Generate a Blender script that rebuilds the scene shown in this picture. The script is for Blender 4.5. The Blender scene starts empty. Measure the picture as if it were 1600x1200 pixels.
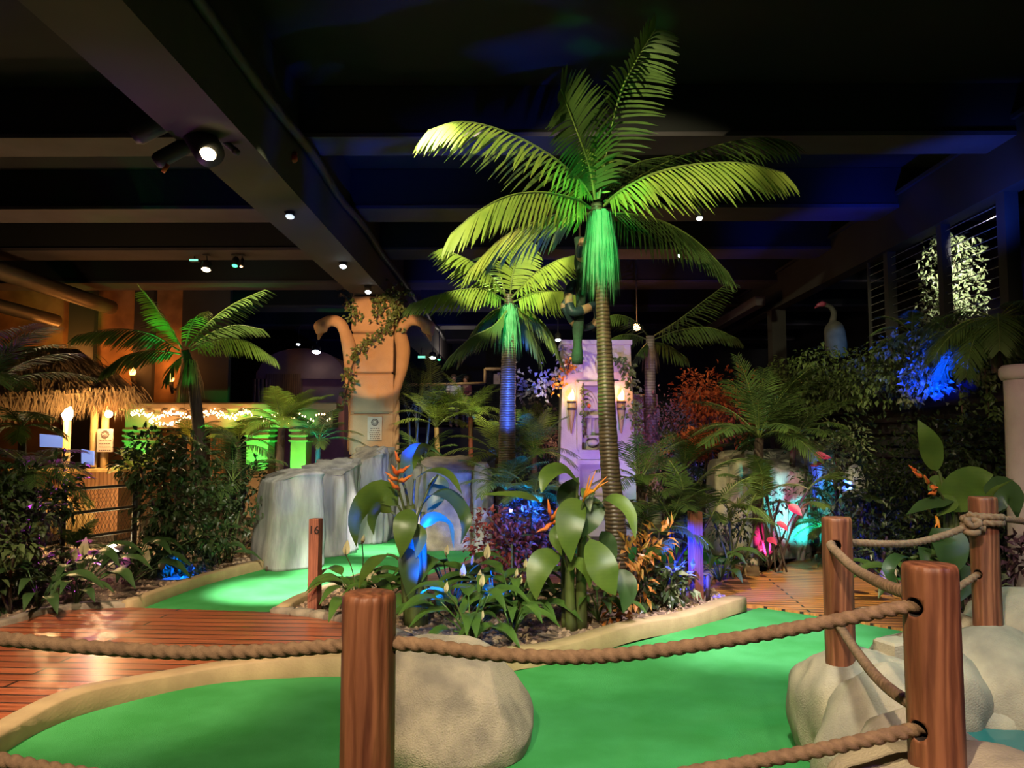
import bpy, math, random
from mathutils import Vector, Matrix, noise

# ------------------------------------------------------------------ camera
SC = bpy.context.scene
COL = SC.collection
W, H, F = 1600.0, 1200.0, 1220.0
CAM = Vector((0.0, 0.0, 1.55))
PITCH, YAW = math.radians(4.2), math.radians(0.47)
cd = bpy.data.cameras.new('camera')
cam = bpy.data.objects.new('camera', cd)
COL.objects.link(cam)
cam.location = CAM
cam.rotation_euler = (math.radians(90) + PITCH, 0, YAW)
cd.sensor_width = 36.0
cd.lens = 36.0 * F / W
cd.clip_start, cd.clip_end = 0.05, 200
SC.camera = cam
cp, sp, cy, sy = math.cos(PITCH), math.sin(PITCH), math.cos(YAW), math.sin(YAW)
CR = Vector((cy, sy, 0)); CF = Vector((-sy * cp, cy * cp, sp)); CU = CR.cross(CF)

def P(px, py, Y):
    """the place at forward distance Y that shows at a picture position"""
    d = CR * ((px - W / 2) / F) + CU * ((H / 2 - py) / F) + CF
    return CAM + d * (Y / d.y)

def G(px, py, z=0.0):
    """the place at height z that shows at a picture position"""
    d = CR * ((px - W / 2) / F) + CU * ((H / 2 - py) / F) + CF
    return CAM + d * ((z - CAM.z) / d.z)

# ------------------------------------------------------------------ exposure, world, lights
SC.view_settings.view_transform = 'Standard'
SC.view_settings.look = 'None'
SC.view_settings.gamma = 1.0
SC.view_settings.use_curve_mapping = False
SC.view_settings.exposure = 1.0
SC.cycles.use_denoising = True
SC.cycles.max_bounces = 6
SC.cycles.diffuse_bounces = 2
SC.cycles.glossy_bounces = 2
SC.cycles.transmission_bounces = 4
SC.cycles.transparent_max_bounces = 6
SC.cycles.sample_clamp_indirect = 3.0
SC.cycles.caustics_reflective = False
SC.cycles.caustics_refractive = False
wd = bpy.data.worlds.new('hall_ambient')
SC.world = wd
wd.use_nodes = True
wd.node_tree.nodes['Background'].inputs[0].default_value = (0.62, 0.50, 0.66, 1)
wd.node_tree.nodes['Background'].inputs[1].default_value = 0.014

def spot(name, loc, aim, power, color, deg=40, blend=0.4, size=0.05):
    l = bpy.data.lights.new(name, 'SPOT')
    l.energy, l.color, l.spot_size, l.spot_blend, l.shadow_soft_size = power, color, math.radians(deg), blend, size
    o = bpy.data.objects.new(name, l); COL.objects.link(o)
    o.location = loc
    o.rotation_euler = (Vector(aim) - Vector(loc)).to_track_quat('-Z', 'Y').to_euler()
    return o

def point(name, loc, power, color, size=0.05):
    l = bpy.data.lights.new(name, 'POINT')
    l.energy, l.color, l.shadow_soft_size = power, color, size
    o = bpy.data.objects.new(name, l); COL.objects.link(o)
    o.location = loc
    return o

WARM = (1.0, 0.80, 0.55); COOL = (0.80, 0.95, 1.0); BLUE = (0.03, 0.10, 1.0); GREEN = (0.02, 1.0, 0.12)
MINT = (0.45, 1.0, 0.80); VIOLET = (0.45, 0.22, 1.0); CYAN = (0.02, 0.75, 1.0); PINK = (1.0, 0.02, 0.30); AMBER = (1.0, 0.36, 0.06)
MAGENTA = (0.75, 0.05, 1.0); LEMON = (1.0, 0.93, 0.50)
# front of house: lamps on the ceiling behind and above the visitor
spot('key_lamp', (-1.3, -0.8, 4.6), (0.3, 4.4, 0.2), 560, WARM, 75, 0.6, 0.06)
spot('post_lamp', (1.2, -0.6, 4.4), (1.4, 3.4, 0.4), 190, (1.0, 0.80, 0.55), 62, 0.7, 0.04)
spot('violet_wash', (3.6, -0.5, 4.5), (1.8, 4.6, 0.2), 110, VIOLET, 60, 0.8, 0.15)
spot('palm_key', (-2.2, 1.0, 5.35), P(905, 325, 7.0), 1450, LEMON, 28, 0.3, 0.04)
spot('palm_green', (0.3, 3.0, 5.2), P(935, 350, 7.0), 620, (0.02, 1.0, 0.30), 15, 0.7, 0.04)
spot('bed_key', (-0.9, 1.4, 4.8), P(800, 850, 6.6), 560, (1.0, 0.92, 0.62), 38, 0.6, 0.04)
spot('deck_lamp', (-3.3, 2.4, 4.8), P(220, 1010, 5.8), 950, (1.0, 0.72, 0.52), 46, 0.7, 0.05)  # added fill for the deck, where plants block the hut torch's sheen
# pools of cool light on the carpet
spot('pool_lamp_a', (0.9, 4.4, 4.7), G(1180, 988), 1300, (0.95, 0.82, 1.0), 31, 0.9, 0.05)
spot('pool_lamp_b', (-1.9, 5.6, 4.7), G(435, 922), 4300, (0.95, 0.90, 1.0), 17, 0.9, 0.05)
spot('pool_lamp_c', (-1.0, 8.4, 4.8), G(598, 860), 3400, (0.95, 0.90, 1.0), 14, 0.9, 0.05)
spot('pool_lamp_d', (-1.4, 7.0, 4.7), G(525, 895), 3000, (0.95, 0.90, 1.0), 14, 0.9, 0.05)
spot('green_wash', (0.6, 2.2, 5.0), G(1060, 1090), 420, (0.95, 1.0, 0.85), 46, 0.8, 0.2)
# far deck
spot('far_deck_lamp', (3.0, 5.4, 4.8), G(1260, 915), 900, (1.0, 0.80, 0.45), 30, 0.8, 0.05)
# coloured lamps among the plants
spot('palm_green_uplight', P(905, 860, 6.9), P(935, 370, 7.1), 160, GREEN, 15, 0.5, 0.03)
spot('blue_uplight_a', P(694, 958, 6.15), P(650, 790, 6.4), 620, (0.0, 0.04, 1.0), 72, 0.7, 0.03)
spot('blue_uplight_b', P(775, 962, 6.35), P(750, 890, 6.8), 190, (0.0, 0.04, 1.0), 76, 0.6, 0.03)
spot('blue_uplight_c', P(1036, 846, 7.1), P(1082, 868, 7.6), 300, (0.0, 0.02, 1.0), 60, 0.5, 0.03)
spot('blue_trunk', P(802, 705, 9.6), P(794, 625, 11.2), 620, BLUE, 30, 0.5, 0.03)
spot('blue_rock', P(800, 800, 9.3), P(752, 790, 11.0), 130, BLUE, 40, 0.6, 0.03)
spot('blue_fern', P(840, 790, 9.0), P(830, 765, 10.4), 210, (0.0, 0.12, 1.0), 90, 0.6, 0.03)
spot('blue_russet', P(870, 740, 8.6), P(830, 830, 9.2), 90, (0.0, 0.12, 1.0), 60, 0.6, 0.04)
spot('blue_back', P(740, 700, 15.0), P(720, 690, 16.5), 160, BLUE, 100, 0.6, 0.05)
spot('midpalm_green', (0.2, 7.2, 4.7), P(795, 510, 11.2), 330, (0.02, 1.0, 0.35), 13, 0.6, 0.04)
spot('midpalm_key', (-0.9, 6.2, 5.1), P(793, 428, 11.0), 1250, (1.0, 0.95, 0.55), 25, 0.4, 0.04)
spot('column_key', (-2.1, 6.6, 4.1), P(584, 542, 14.2), 1450, (1.0, 0.55, 0.24), 14.5, 0.25, 0.03)
spot('column_low', (-1.4, 6.2, 4.4), P(584, 670, 14.2), 260, (1.0, 0.52, 0.24), 12, 0.5, 0.03)
spot('rock_key', (-0.6, 4.6, 4.7), P(560, 790, 10.6), 900, (1.0, 0.94, 0.76), 40, 0.7, 0.05)
spot('tower_violet', P(1050, 850, 9.5), P(935, 650, 13.0), 330, (0.40, 0.24, 1.0), 44, 0.6, 0.05)
spot('tower_rose', P(860, 860, 9.8), P(930, 620, 13.0), 90, (1.0, 0.40, 0.50), 44, 0.6, 0.05)
spot('leftpalm_green', P(330, 720, 9.4), P(275, 505, 10.2), 110, GREEN, 30, 0.5, 0.03)
spot('leftpalm_key', (-2.0, 6.4, 4.6), P(380, 535, 9.9), 110, (0.9, 1.0, 0.5), 15, 0.4, 0.04)
spot('portico_green_a', P(216, 760, 15.2), P(212, 680, 16.0), 110, GREEN, 50, 0.5, 0.03)
spot('portico_green_b', P(402, 770, 15.2), P(402, 690, 16.0), 220, GREEN, 50, 0.5, 0.03)
spot('portico_green_c', P(466, 770, 15.4), P(464, 700, 16.0), 120, GREEN, 50, 0.5, 0.03)
spot('portico_amber', P(300, 690, 14.0), P(300, 640, 16.0), 24, AMBER, 100, 0.7, 0.1)
spot('cyan_fern', P(470, 755, 12.2), P(488, 700, 13.0), 70, CYAN, 62, 0.5, 0.03)
spot('teal_rock', P(1262, 868, 9.4), P(1250, 790, 10.2), 120, (0.02, 0.85, 0.85), 65, 0.7, 0.03)
spot('pink_rock', P(1190, 868, 9.3), P(1208, 815, 10.0), 80, (1.0, 0.04, 0.38), 50, 0.7, 0.03)
spot('blue_rock_side', P(1330, 760, 10.2), P(1290, 750, 11.0), 120, BLUE, 50, 0.5, 0.03)
spot('right_rock_key', (1.6, 6.2, 4.7), P(1150, 755, 10.0), 150, (1.0, 0.9, 0.65), 26, 0.6, 0.05)
spot('foliage_red', (1.6, 8.6, 4.4), P(1100, 640, 13.0), 85, (1.0, 0.45, 0.25), 36, 0.6, 0.05)
spot('ivy_blue', P(1470, 620, 8.3), P(1448, 545, 9.4), 420, (0.0, 0.02, 1.0), 60, 0.5, 0.05)
spot('tree_white', P(1560, 330, 9.0), P(1490, 440, 11.3), 420, (1.0, 0.98, 0.85), 34, 0.5, 0.04)
spot('beam_blue', P(1560, 380, 8.0), P(1500, 280, 9.2), 60, BLUE, 80, 0.8, 0.1)
spot('helic_key', (2.2, 2.0, 4.7), P(1490, 770, 5.6), 120, (1.0, 0.92, 0.7), 34, 0.7, 0.04)
spot('ivy_key', (1.8, 4.0, 4.6), P(1340, 600, 11.0), 130, (1.0, 0.85, 0.5), 36, 0.8, 0.06)
spot('rear_plants_key', (-0.4, 10.6, 4.7), P(715, 690, 14.0), 500, (1.0, 0.92, 0.60), 38, 0.7, 0.06)
spot('left_plants_key', (-3.7, 8.8, 4.6), P(435, 680, 12.6), 420, (1.0, 0.88, 0.50), 36, 0.7, 0.06)
spot('magenta_left', P(150, 890, 8.6), P(110, 720, 7.6), 90, MAGENTA, 110, 0.6, 0.03)
spot('blue_left', P(272, 872, 8.5), P(276, 896, 8.75), 30, (0.0, 0.1, 1.0), 70, 0.5, 0.02)
spot('left_shrub_key', (-2.1, 3.0, 4.6), P(190, 810, 8.6), 230, (1.0, 0.88, 0.6), 46, 0.8, 0.06)
spot('stump_pink', (-0.4, 6.5, 4.8), P(760, 880, 9.0), 130, (1.0, 0.66, 0.5), 40, 0.8, 0.06)
spot('pond_cyan', (3.3, 3.0, 3.2), G(1590, 1160, 0.1), 45, (0.05, 0.9, 1.0), 60, 0.8, 0.06)
spot('pillar_pink', (3.4, 4.6, 2.6), P(1595, 690, 7.0), 26, (1.0, 0.5, 0.55), 60, 0.8, 0.06)
# added unseen spots standing in for lamp bounce on the dark ceiling
spot('ceiling_warm', (-6.5, 11.0, 2.2), (-5.5, 12.0, 5.0), 17, (1.0, 0.5, 0.35), 150, 1.0, 0.4)
spot('ceiling_mauve', (-3.4, 6.0, 1.6), (-2.7, 6.8, 4.5), 3.5, (0.75, 0.55, 0.75), 120, 1.0, 0.4)
spot('ceiling_blue', (1.2, 9.0, 2.4), (1.0, 9.6, 5.0), 2, (0.45, 0.4, 1.0), 150, 1.0, 0.4)

# ------------------------------------------------------------------ object helpers
def link(o, parent=None):
    COL.objects.link(o)
    if parent is not None:
        o.parent = parent
    return o

def worldloc(o):
    v = Vector((0, 0, 0))
    while o is not None:
        v += o.location
        o = o.parent
    return v

def tag(o, label=None, cat=None, group=None, kind=None):
    if label: o['label'] = label
    if cat: o['category'] = cat
    if group: o['group'] = group
    if kind: o['kind'] = kind
    return o

def thing(name, label, cat, loc, group=None):
    o = bpy.data.objects.new(name, None)
    o.empty_display_size = 0.1
    COL.objects.link(o)
    o.location = loc
    return tag(o, label, cat, group)

def copy_tree(o, parent=None):
    c = o.copy(); COL.objects.link(c); c.parent = parent
    for ch in [x for x in bpy.data.objects if x.parent == o]:
        copy_tree(ch, c)
    return c

class MB:
    """collects shapes in world space, then becomes ONE mesh object"""
    def __init__(self):
        self.v, self.f, self.m = [], [], []
    def add(self, vs, fs, mi=0):
        b = len(self.v)
        self.v.extend([Vector(p) for p in vs])
        for f in fs:
            self.f.append(tuple(b + i for i in f)); self.m.append(mi)
    def build(self, name, mats, parent=None, smooth=True, origin=None):
        if not isinstance(mats, (list, tuple)): mats = [mats]
        me = bpy.data.meshes.new(name)
        off = worldloc(parent) if parent is not None else (Vector(origin) if origin is not None else Vector((0, 0, 0)))
        me.from_pydata([tuple(p - off) for p in self.v], [], self.f)
        for m in mats: me.materials.append(m)
        me.polygons.foreach_set('material_index', self.m)
        me.polygons.foreach_set('use_smooth', [smooth] * len(me.polygons))
        me.update()
        o = bpy.data.objects.new(name, me)
        link(o, parent)
        if parent is None: o.location = off
        return o
    # ---- shapes
    def box(self, c, s, rz=0.0, mi=0, bev=0.0):
        c = Vector(c); x, y, z = s[0] / 2, s[1] / 2, s[2] / 2
        R = Matrix.Rotation(rz, 3, 'Z')
        if bev <= 0:
            vs = [c + R @ Vector((i * x, j * y, k * z)) for k in (-1, 1) for i, j in ((-1, -1), (1, -1), (1, 1), (-1, 1))]
            self.add(vs, [(3, 2, 1, 0), (4, 5, 6, 7), (0, 1, 5, 4), (1, 2, 6, 5), (2, 3, 7, 6), (3, 0, 4, 7)], mi)
        else:
            b = bev
            prof = [(-z, b), (-z + b, 0), (z - b, 0), (z, b)]
            vs = []
            for zz, inset in prof:
                xx, yy = x - inset, y - inset
                for i, j in ((-1, -1), (1, -1), (1, 1), (-1, 1)):
                    vs.append(c + R @ Vector((i * xx, j * yy, zz)))
            fs = [(3, 2, 1, 0), (12, 13, 14, 15)]
            for k in range(3):
                for q in range(4):
                    a, d = k * 4 + q, k * 4 + (q + 1) % 4
                    fs.append((a, d, d + 4, a + 4))
            self.add(vs, fs, mi)
    def tube(self, pts, rad, n=10, cap=True, mi=0, ref=None):
        pts = [Vector(p) for p in pts]
        N = len(pts)
        if not isinstance(rad, (list, tuple)): rad = [rad] * N
        t0 = (pts[1] - pts[0]).normalized()
        a = Vector((0, 0, 1)) if abs(t0.z) < 0.9 else Vector((0, 1, 0))
        u = t0.cross(a).normalized()
        vs, fs = [], []
        for i in range(N):
            t = (pts[min(i + 1, N - 1)] - pts[max(i - 1, 0)])
            t = t.normalized() if t.length > 1e-9 else t0
            u = (u - t * u.dot(t)).normalized()
            w = t.cross(u)
            for k in range(n):
                an = 2 * math.pi * k / n
                vs.append(pts[i] + (u * math.cos(an) + w * math.sin(an)) * rad[i])
        for i in range(N - 1):
            for k in range(n):
                a0, b0 = i * n + k, i * n + (k + 1) % n
                fs.append((a0, b0, b0 + n, a0 + n))
        if cap:
            fs.append(tuple(range(n - 1, -1, -1))); fs.append(tuple((N - 1) * n + k for k in range(n)))
        self.add(vs, fs, mi)
    def lathe(self, base, prof, n=20, mi=0, axis=None):
        """prof: (radius, height) from bottom to top around the vertical at base (or around axis)"""
        base = Vector(base)
        q = Vector((0, 0, 1)).rotation_difference(Vector(axis).normalized()) if axis is not None else None
        vs, fs = [], []
        for r, h in prof:
            for k in range(n):
                a = 2 * math.pi * k / n
                p = Vector((r * math.cos(a), r * math.sin(a), h))
                vs.append(base + (q @ p if q else p))
        for i in range(len(prof) - 1):
            for k in range(n):
                a0, b0 = i * n + k, i * n + (k + 1) % n
                fs.append((a0, b0, b0 + n, a0 + n))
        fs.append(tuple(range(n - 1, -1, -1))); fs.append(tuple((len(prof) - 1) * n + k for k in range(n)))
        self.add(vs, fs, mi)
    def prism(self, poly, z0, z1, mi=0):
        n = len(poly)
        vs = [Vector((p[0], p[1], z0)) for p in poly] + [Vector((p[0], p[1], z1)) for p in poly]
        fs = [tuple(range(n - 1, -1, -1)), tuple(range(n, 2 * n))]
        fs += [(k, (k + 1) % n, n + (k + 1) % n, n + k) for k in range(n)]
        self.add(vs, fs, mi)
    def slab(self, pxpoly, Y, depth, mi=0):
        """an upright outline standing at distance Y with real thickness"""
        pts = [P(x, y, Y) for x, y in pxpoly]
        n = len(pts)
        vs = pts + [p + Vector((0, depth, 0)) for p in pts]
        fs = [tuple(range(n)), tuple(range(2 * n - 1, n - 1, -1))]
        fs += [(k, n + k, n + (k + 1) % n, (k + 1) % n) for k in range(n)]
        self.add(vs, fs, mi)
    def strip(self, pts, width, z0, z1, mi=0, bev=0.012, seglen=None):
        """a kerb that follows a path: width across, z0 to z1, softened top edges; pts carry their own ground height"""
        N = len(pts)
        vs, fs = [], []
        for i in range(N):
            t = pts[min(i + 1, N - 1)] - pts[max(i - 1, 0)]
            t.z = 0; t.normalize()
            s = Vector((t.y, -t.x, 0))
            hw = width / 2
            for a, z in ((-hw, z0), (-hw, z1 - bev), (-hw + bev, z1), (hw - bev, z1), (hw, z1 - bev), (hw, z0)):
                vs.append(Vector((pts[i].x, pts[i].y, 0)) + s * a + Vector((0, 0, z + pts[i].z)))
        for i in range(N - 1):
            for k in range(5):
                a0 = i * 6 + k
                fs.append((a0, a0 + 1, a0 + 7, a0 + 6))
        fs.append((5, 4, 3, 2, 1, 0)); b = (N - 1) * 6; fs.append(tuple(b + k for k in range(6)))
        self.add(vs, fs, mi)
    def blade(self, pts, w, nseg=12, ref=None, fold=0.12, curl=0.0, prof=None, ripple=0.0, seed=0, mi=0):
        """a broad leaf along a path; ref is roughly the direction its upper face looks to"""
        ref = Vector(ref) if ref is not None else Vector((0, 0, 1))
        cv = [curve(pts, i / nseg) for i in range(nseg + 1)]
        rnd = random.Random(seed)
        ph = rnd.random() * 6
        cols = (-1.0, -0.55, 0.0, 0.55, 1.0)
        vs, fs = [], []
        for i in range(nseg + 1):
            t = cv[min(i + 1, nseg)] - cv[max(i - 1, 0)]
            t.normalize()
            s = t.cross(ref)
            if s.length < 1e-4: s = t.cross(Vector((1, 0, 0)))
            s.normalize(); nn = s.cross(t)
            u = i / nseg
            pw = prof(u) if prof else (max(0.0, math.sin(math.pi * min(1.0, u ** 0.78))) ** 0.8) * (1.05 - 0.3 * u * u)
            pw = max(pw, 0.03)
            for c in cols:
                a = abs(c)
                off = fold * a * w / 2 - curl * a * a * w / 2
                rp = ripple * math.sin(ph + u * 17 + c * 2) * a * w
                vs.append(cv[i] + s * (c * pw * w / 2) + nn * (off * pw + rp * pw))
        for i in range(nseg):
            for k in range(4):
                a0 = i * 5 + k
                fs.append((a0, a0 + 1, a0 + 6, a0 + 5))
        self.add(vs, fs, mi)
    def leaf(self, p, d, nrm, L, w, mi=0, fold=0.25, bend=0.25):
        d = d.normalized()
        s = d.cross(nrm)
        if s.length < 1e-4: s = d.cross(Vector((0.3, 0.8, 0.5)))
        s.normalize(); nn = s.cross(d)
        m = p + d * (L * 0.45) - nn * 0
        tip = p + d * L - nn * (bend * L)
        l = m - s * (w / 2) + nn * (fold * w); r = m + s * (w / 2) + nn * (fold * w)
        b = len(self.v)
        self.v.extend([Vector(p), l, m, r, tip])
        for f in ((0, 2, 1), (0, 3, 2), (1, 2, 4), (2, 3, 4)):
            self.f.append(tuple(b + i for i in f)); self.m.append(mi)
    def ball(self, c, r, n=10, mi=0, squash=1.0):
        prof = []
        for i in range(n + 1):
            a = -math.pi / 2 + math.pi * i / n
            prof.append((max(1e-4, r * math.cos(a)), r * squash * math.sin(a)))
        self.lathe(c, prof, max(8, n + 4), mi)

def curve(pts, t):
    """Catmull-Rom through pts at t in 0..1"""
    n = len(pts) - 1
    x = min(max(t, 0.0), 1.0) * n
    i = min(int(x), n - 1); u = x - i
    p1, p2 = Vector(pts[i]), Vector(pts[i + 1])
    p0 = Vector(pts[i - 1]) if i > 0 else p1 * 2 - p2
    p3 = Vector(pts[i + 2]) if i + 2 <= n else p2 * 2 - p1
    return 0.5 * ((2 * p1) + (p2 - p0) * u + (2 * p0 - 5 * p1 + 4 * p2 - p3) * u * u + (3 * p1 - p0 - 3 * p2 + p3) * u ** 3)

def sample(pts, n):
    return [curve(pts, i / n) for i in range(n + 1)]

def PX(lst):
    return [P(*q) for q in lst]

# ------------------------------------------------------------------ materials
def mat(name, c1, c2=None, rough=0.6, scale=6.0, bump=0.0, bscale=40.0, metal=0.0, transl=0.0, stretch=(1, 1, 1), spec=0.5, coat=0.0, detail=4.0, pos=(0.35, 0.65)):
    m = bpy.data.materials.new(name); m.use_nodes = True
    nt = m.node_tree; N = nt.nodes; Lk = nt.links
    b = N['Principled BSDF']; out = N['Material Output']
    tc = N.new('ShaderNodeTexCoord'); mp = N.new('ShaderNodeMapping')
    mp.inputs['Scale'].default_value = stretch
    Lk.new(tc.outputs['Object'], mp.inputs['Vector'])
    nz = N.new('ShaderNodeTexNoise'); nz.inputs['Scale'].default_value = scale; nz.inputs['Detail'].default_value = detail
    Lk.new(mp.outputs[0], nz.inputs['Vector'])
    rp = N.new('ShaderNodeValToRGB')
    c2 = c2 or tuple(x * 0.6 for x in c1)
    rp.color_ramp.elements[0].color = (*c1, 1); rp.color_ramp.elements[1].color = (*c2, 1)
    rp.color_ramp.elements[0].position, rp.color_ramp.elements[1].position = pos
    Lk.new(nz.outputs['Fac'], rp.inputs[0])
    Lk.new(rp.outputs[0], b.inputs['Base Color'])
    b.inputs['Roughness'].default_value = rough
    b.inputs['Metallic'].default_value = metal
    b.inputs['Specular IOR Level'].default_value = spec
    b.inputs['Coat Weight'].default_value = coat
    if bump:
        n2 = N.new('ShaderNodeTexNoise'); n2.inputs['Scale'].default_value = bscale; n2.inputs['Detail'].default_value = 5
        Lk.new(mp.outputs[0], n2.inputs['Vector'])
        bp = N.new('ShaderNodeBump'); bp.inputs['Strength'].default_value = bump; bp.inputs['Distance'].default_value = 0.02
        Lk.new(n2.outputs['Fac'], bp.inputs['Height']); Lk.new(bp.outputs[0], b.inputs['Normal'])
    if transl:
        tr = N.new('ShaderNodeBsdfTranslucent'); mx = N.new('ShaderNodeMixShader'); mx.inputs[0].default_value = transl
        Lk.new(rp.outputs[0], tr.inputs['Color'])
        Lk.new(b.outputs[0], mx.inputs[1]); Lk.new(tr.outputs[0], mx.inputs[2]); Lk.new(mx.outputs[0], out.inputs['Surface'])
    m['ramp'] = rp.name
    return m

def glow(name, color, strength):
    m = bpy.data.materials.new(name); m.use_nodes = True
    b = m.node_tree.nodes['Principled BSDF']
    b.inputs['Base Color'].default_value = (*color, 1)
    b.inputs['Emission Color'].default_value = (*color, 1)
    b.inputs['Emission Strength'].default_value = strength
    return m

def wave_over(m, scale, axis, dark, distort=2.0, fac=0.6, detail=2.0, stretch=(1, 1, 1), bump=0.0):
    """darker bands (grain, ring scars) multiplied over a material's own colour"""
    nt = m.node_tree; N = nt.nodes; Lk = nt.links
    b = N['Principled BSDF']; rp = N[m['ramp']]
    tc = N.new('ShaderNodeTexCoord'); mp = N.new('ShaderNodeMapping'); mp.inputs['Scale'].default_value = stretch
    Lk.new(tc.outputs['Object'], mp.inputs[0])
    wv = N.new('ShaderNodeTexWave'); wv.bands_direction = axis
    wv.inputs['Scale'].default_value = scale; wv.inputs['Distortion'].default_value = distort; wv.inputs['Detail'].default_value = detail
    Lk.new(mp.outputs[0], wv.inputs['Vector'])
    r2 = N.new('ShaderNodeValToRGB'); r2.color_ramp.elements[0].color = (*dark, 1); r2.color_ramp.elements[1].color = (1, 1, 1, 1)
    r2.color_ramp.elements[0].position = 0.05; r2.color_ramp.elements[1].position = 0.55
    Lk.new(wv.outputs['Fac'], r2.inputs[0])
    mx = N.new('ShaderNodeMix'); mx.data_type = 'RGBA'; mx.blend_type = 'MULTIPLY'; mx.inputs[0].default_value = fac
    Lk.new(rp.outputs[0], mx.inputs[6]); Lk.new(r2.outputs[0], mx.inputs[7]); Lk.new(mx.outputs[2], b.inputs['Base Color'])
    if bump:
        bp = N.new('ShaderNodeBump'); bp.inputs['Strength'].default_value = bump; bp.inputs['Distance'].default_value = 0.01
        Lk.new(wv.outputs['Fac'], bp.inputs['Height']); Lk.new(bp.outputs[0], b.inputs['Normal'])
    return m

def planks(name, c1, c2, width, length, rough, gap=(0.03, 0.015, 0.01), rot=0.0):
    m = bpy.data.materials.new(name); m.use_nodes = True
    nt = m.node_tree; N = nt.nodes; Lk = nt.links; b = N['Principled BSDF']
    tc = N.new('ShaderNodeTexCoord'); mp = N.new('ShaderNodeMapping'); mp.inputs['Rotation'].default_value = (0, 0, rot)
    Lk.new(tc.outputs['Object'], mp.inputs[0])
    br = N.new('ShaderNodeTexBrick')
    br.inputs['Color1'].default_value = (*c1, 1); br.inputs['Color2'].default_value = (*c2, 1); br.inputs['Mortar'].default_value = (*gap, 1)
    br.inputs['Scale'].default_value = 1.0; br.inputs['Brick Width'].default_value = length; br.inputs['Row Height'].default_value = width
    br.inputs['Mortar Size'].default_value = 0.012; br.inputs['Mortar Smooth'].default_value = 0.3; br.offset = 0.37
    Lk.new(mp.outputs[0], br.inputs['Vector'])
    m2 = N.new('ShaderNodeMapping'); m2.inputs['Scale'].default_value = (1.5, 38, 1); Lk.new(mp.outputs[0], m2.inputs[0])
    nz = N.new('ShaderNodeTexNoise'); nz.inputs['Scale'].default_value = 1.6; nz.inputs['Detail'].default_value = 6; Lk.new(m2.outputs[0], nz.inputs['Vector'])
    rp = N.new('ShaderNodeValToRGB'); rp.color_ramp.elements[0].color = (0.42, 0.38, 0.36, 1); rp.color_ramp.elements[1].color = (1.15, 1.1, 1.05, 1)
    rp.color_ramp.elements[0].position, rp.color_ramp.elements[1].position = 0.34, 0.62
    Lk.new(nz.outputs['Fac'], rp.inputs[0])
    mx = N.new('ShaderNodeMix'); mx.data_type = 'RGBA'; mx.blend_type = 'MULTIPLY'; mx.inputs[0].default_value = 0.85
    Lk.new(br.outputs['Color'], mx.inputs[6]); Lk.new(rp.outputs[0], mx.inputs[7]); Lk.new(mx.outputs[2], b.inputs['Base Color'])
    b.inputs['Roughness'].default_value = rough
    b.inputs['Coat Weight'].default_value = 0.25
    b.inputs['Coat Roughness'].default_value = 0.22
    ad = N.new('ShaderNodeMath'); ad.operation = 'MULTIPLY_ADD'; ad.inputs[1].default_value = -1.0
    mu = N.new('ShaderNodeMath'); mu.operation = 'MULTIPLY'; mu.inputs[1].default_value = 0.25
    Lk.new(nz.outputs['Fac'], mu.inputs[0]); Lk.new(br.outputs['Fac'], ad.inputs[0]); Lk.new(mu.outputs[0], ad.inputs[2])
    bp = N.new('ShaderNodeBump'); bp.inputs['Strength'].default_value = 0.6; bp.inputs['Distance'].default_value = 0.012
    Lk.new(ad.outputs[0], bp.inputs['Height']); Lk.new(bp.outputs[0], b.inputs['Normal'])
    return m

M = {}
M['carpet'] = mat('green_carpet', (0.044, 0.28, 0.06), (0.068, 0.36, 0.098), 0.95, 2.2, 0.5, 260, spec=0.1, detail=8)
M['kerb'] = mat('tan_kerb', (0.44, 0.33, 0.16), (0.34, 0.25, 0.12), 0.7, 5, 0.15, 60)
M['stonekerb'] = mat('grey_kerb_stone', (0.34, 0.29, 0.20), (0.20, 0.17, 0.12), 0.85, 7, 0.5, 30)
M['rock'] = mat('tan_rock', (0.54, 0.44, 0.29), (0.30, 0.25, 0.175), 0.9, 5.0, 0.8, 130, detail=15, pos=(.40, .64))
M['rockgrey'] = mat('grey_rock', (0.46, 0.45, 0.40), (0.20, 0.20, 0.195), 0.9, 2.2, 0.5, 22, stretch=(2.4, 2.4, 0.45), detail=9)
M['rockpale'] = mat('pale_rock', (0.50, 0.415, 0.28), (0.29, 0.25, 0.185), 0.9, 4.0, 0.35, 120, detail=13, pos=(.38, .66))
M['post'] = wave_over(mat('stained_post_wood', (0.31, 0.115, 0.05), (0.15, 0.045, 0.02), 0.55, 7, 0, stretch=(3.4, 3.4, 0.32), detail=9, pos=(.38, .66)), 4.2, 'X', (0.40, 0.30, 0.26), 14, 0.55, 5, (2.0, 2.0, 0.26), 0.3)
M['postend'] = mat('post_inside', (0.02, 0.01, 0.006), (0.012, 0.006, 0.004), 0.9)
M['marker'] = wave_over(mat('marker_wood', (0.36, 0.13, 0.07), (0.24, 0.08, 0.045), 0.6, 5, 0, stretch=(3, 3, 0.6)), 9, 'X', (0.4, 0.3, 0.28), 5, 0.6, 3, (2, 2, 0.4))
M['black'] = mat('black_paint', (0.012, 0.012, 0.012), (0.02, 0.02, 0.02), 0.5)
M['number'] = mat('black_number', (0.015, 0.008, 0.006), (0.02, 0.01, 0.008), 0.8)
M['ink'] = mat('dark_ink', (0.06, 0.035, 0.03), (0.09, 0.05, 0.04), 0.8)
M['rope'] = mat('manila_rope', (0.29, 0.175, 0.095), (0.19, 0.11, 0.06), 0.9, 40, 0.25, 300)
M['deckred'] = planks('red_brown_planks', (0.44, 0.13, 0.05), (0.32, 0.09, 0.036), 0.135, 3.4, 0.36, rot=0.05)
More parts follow.
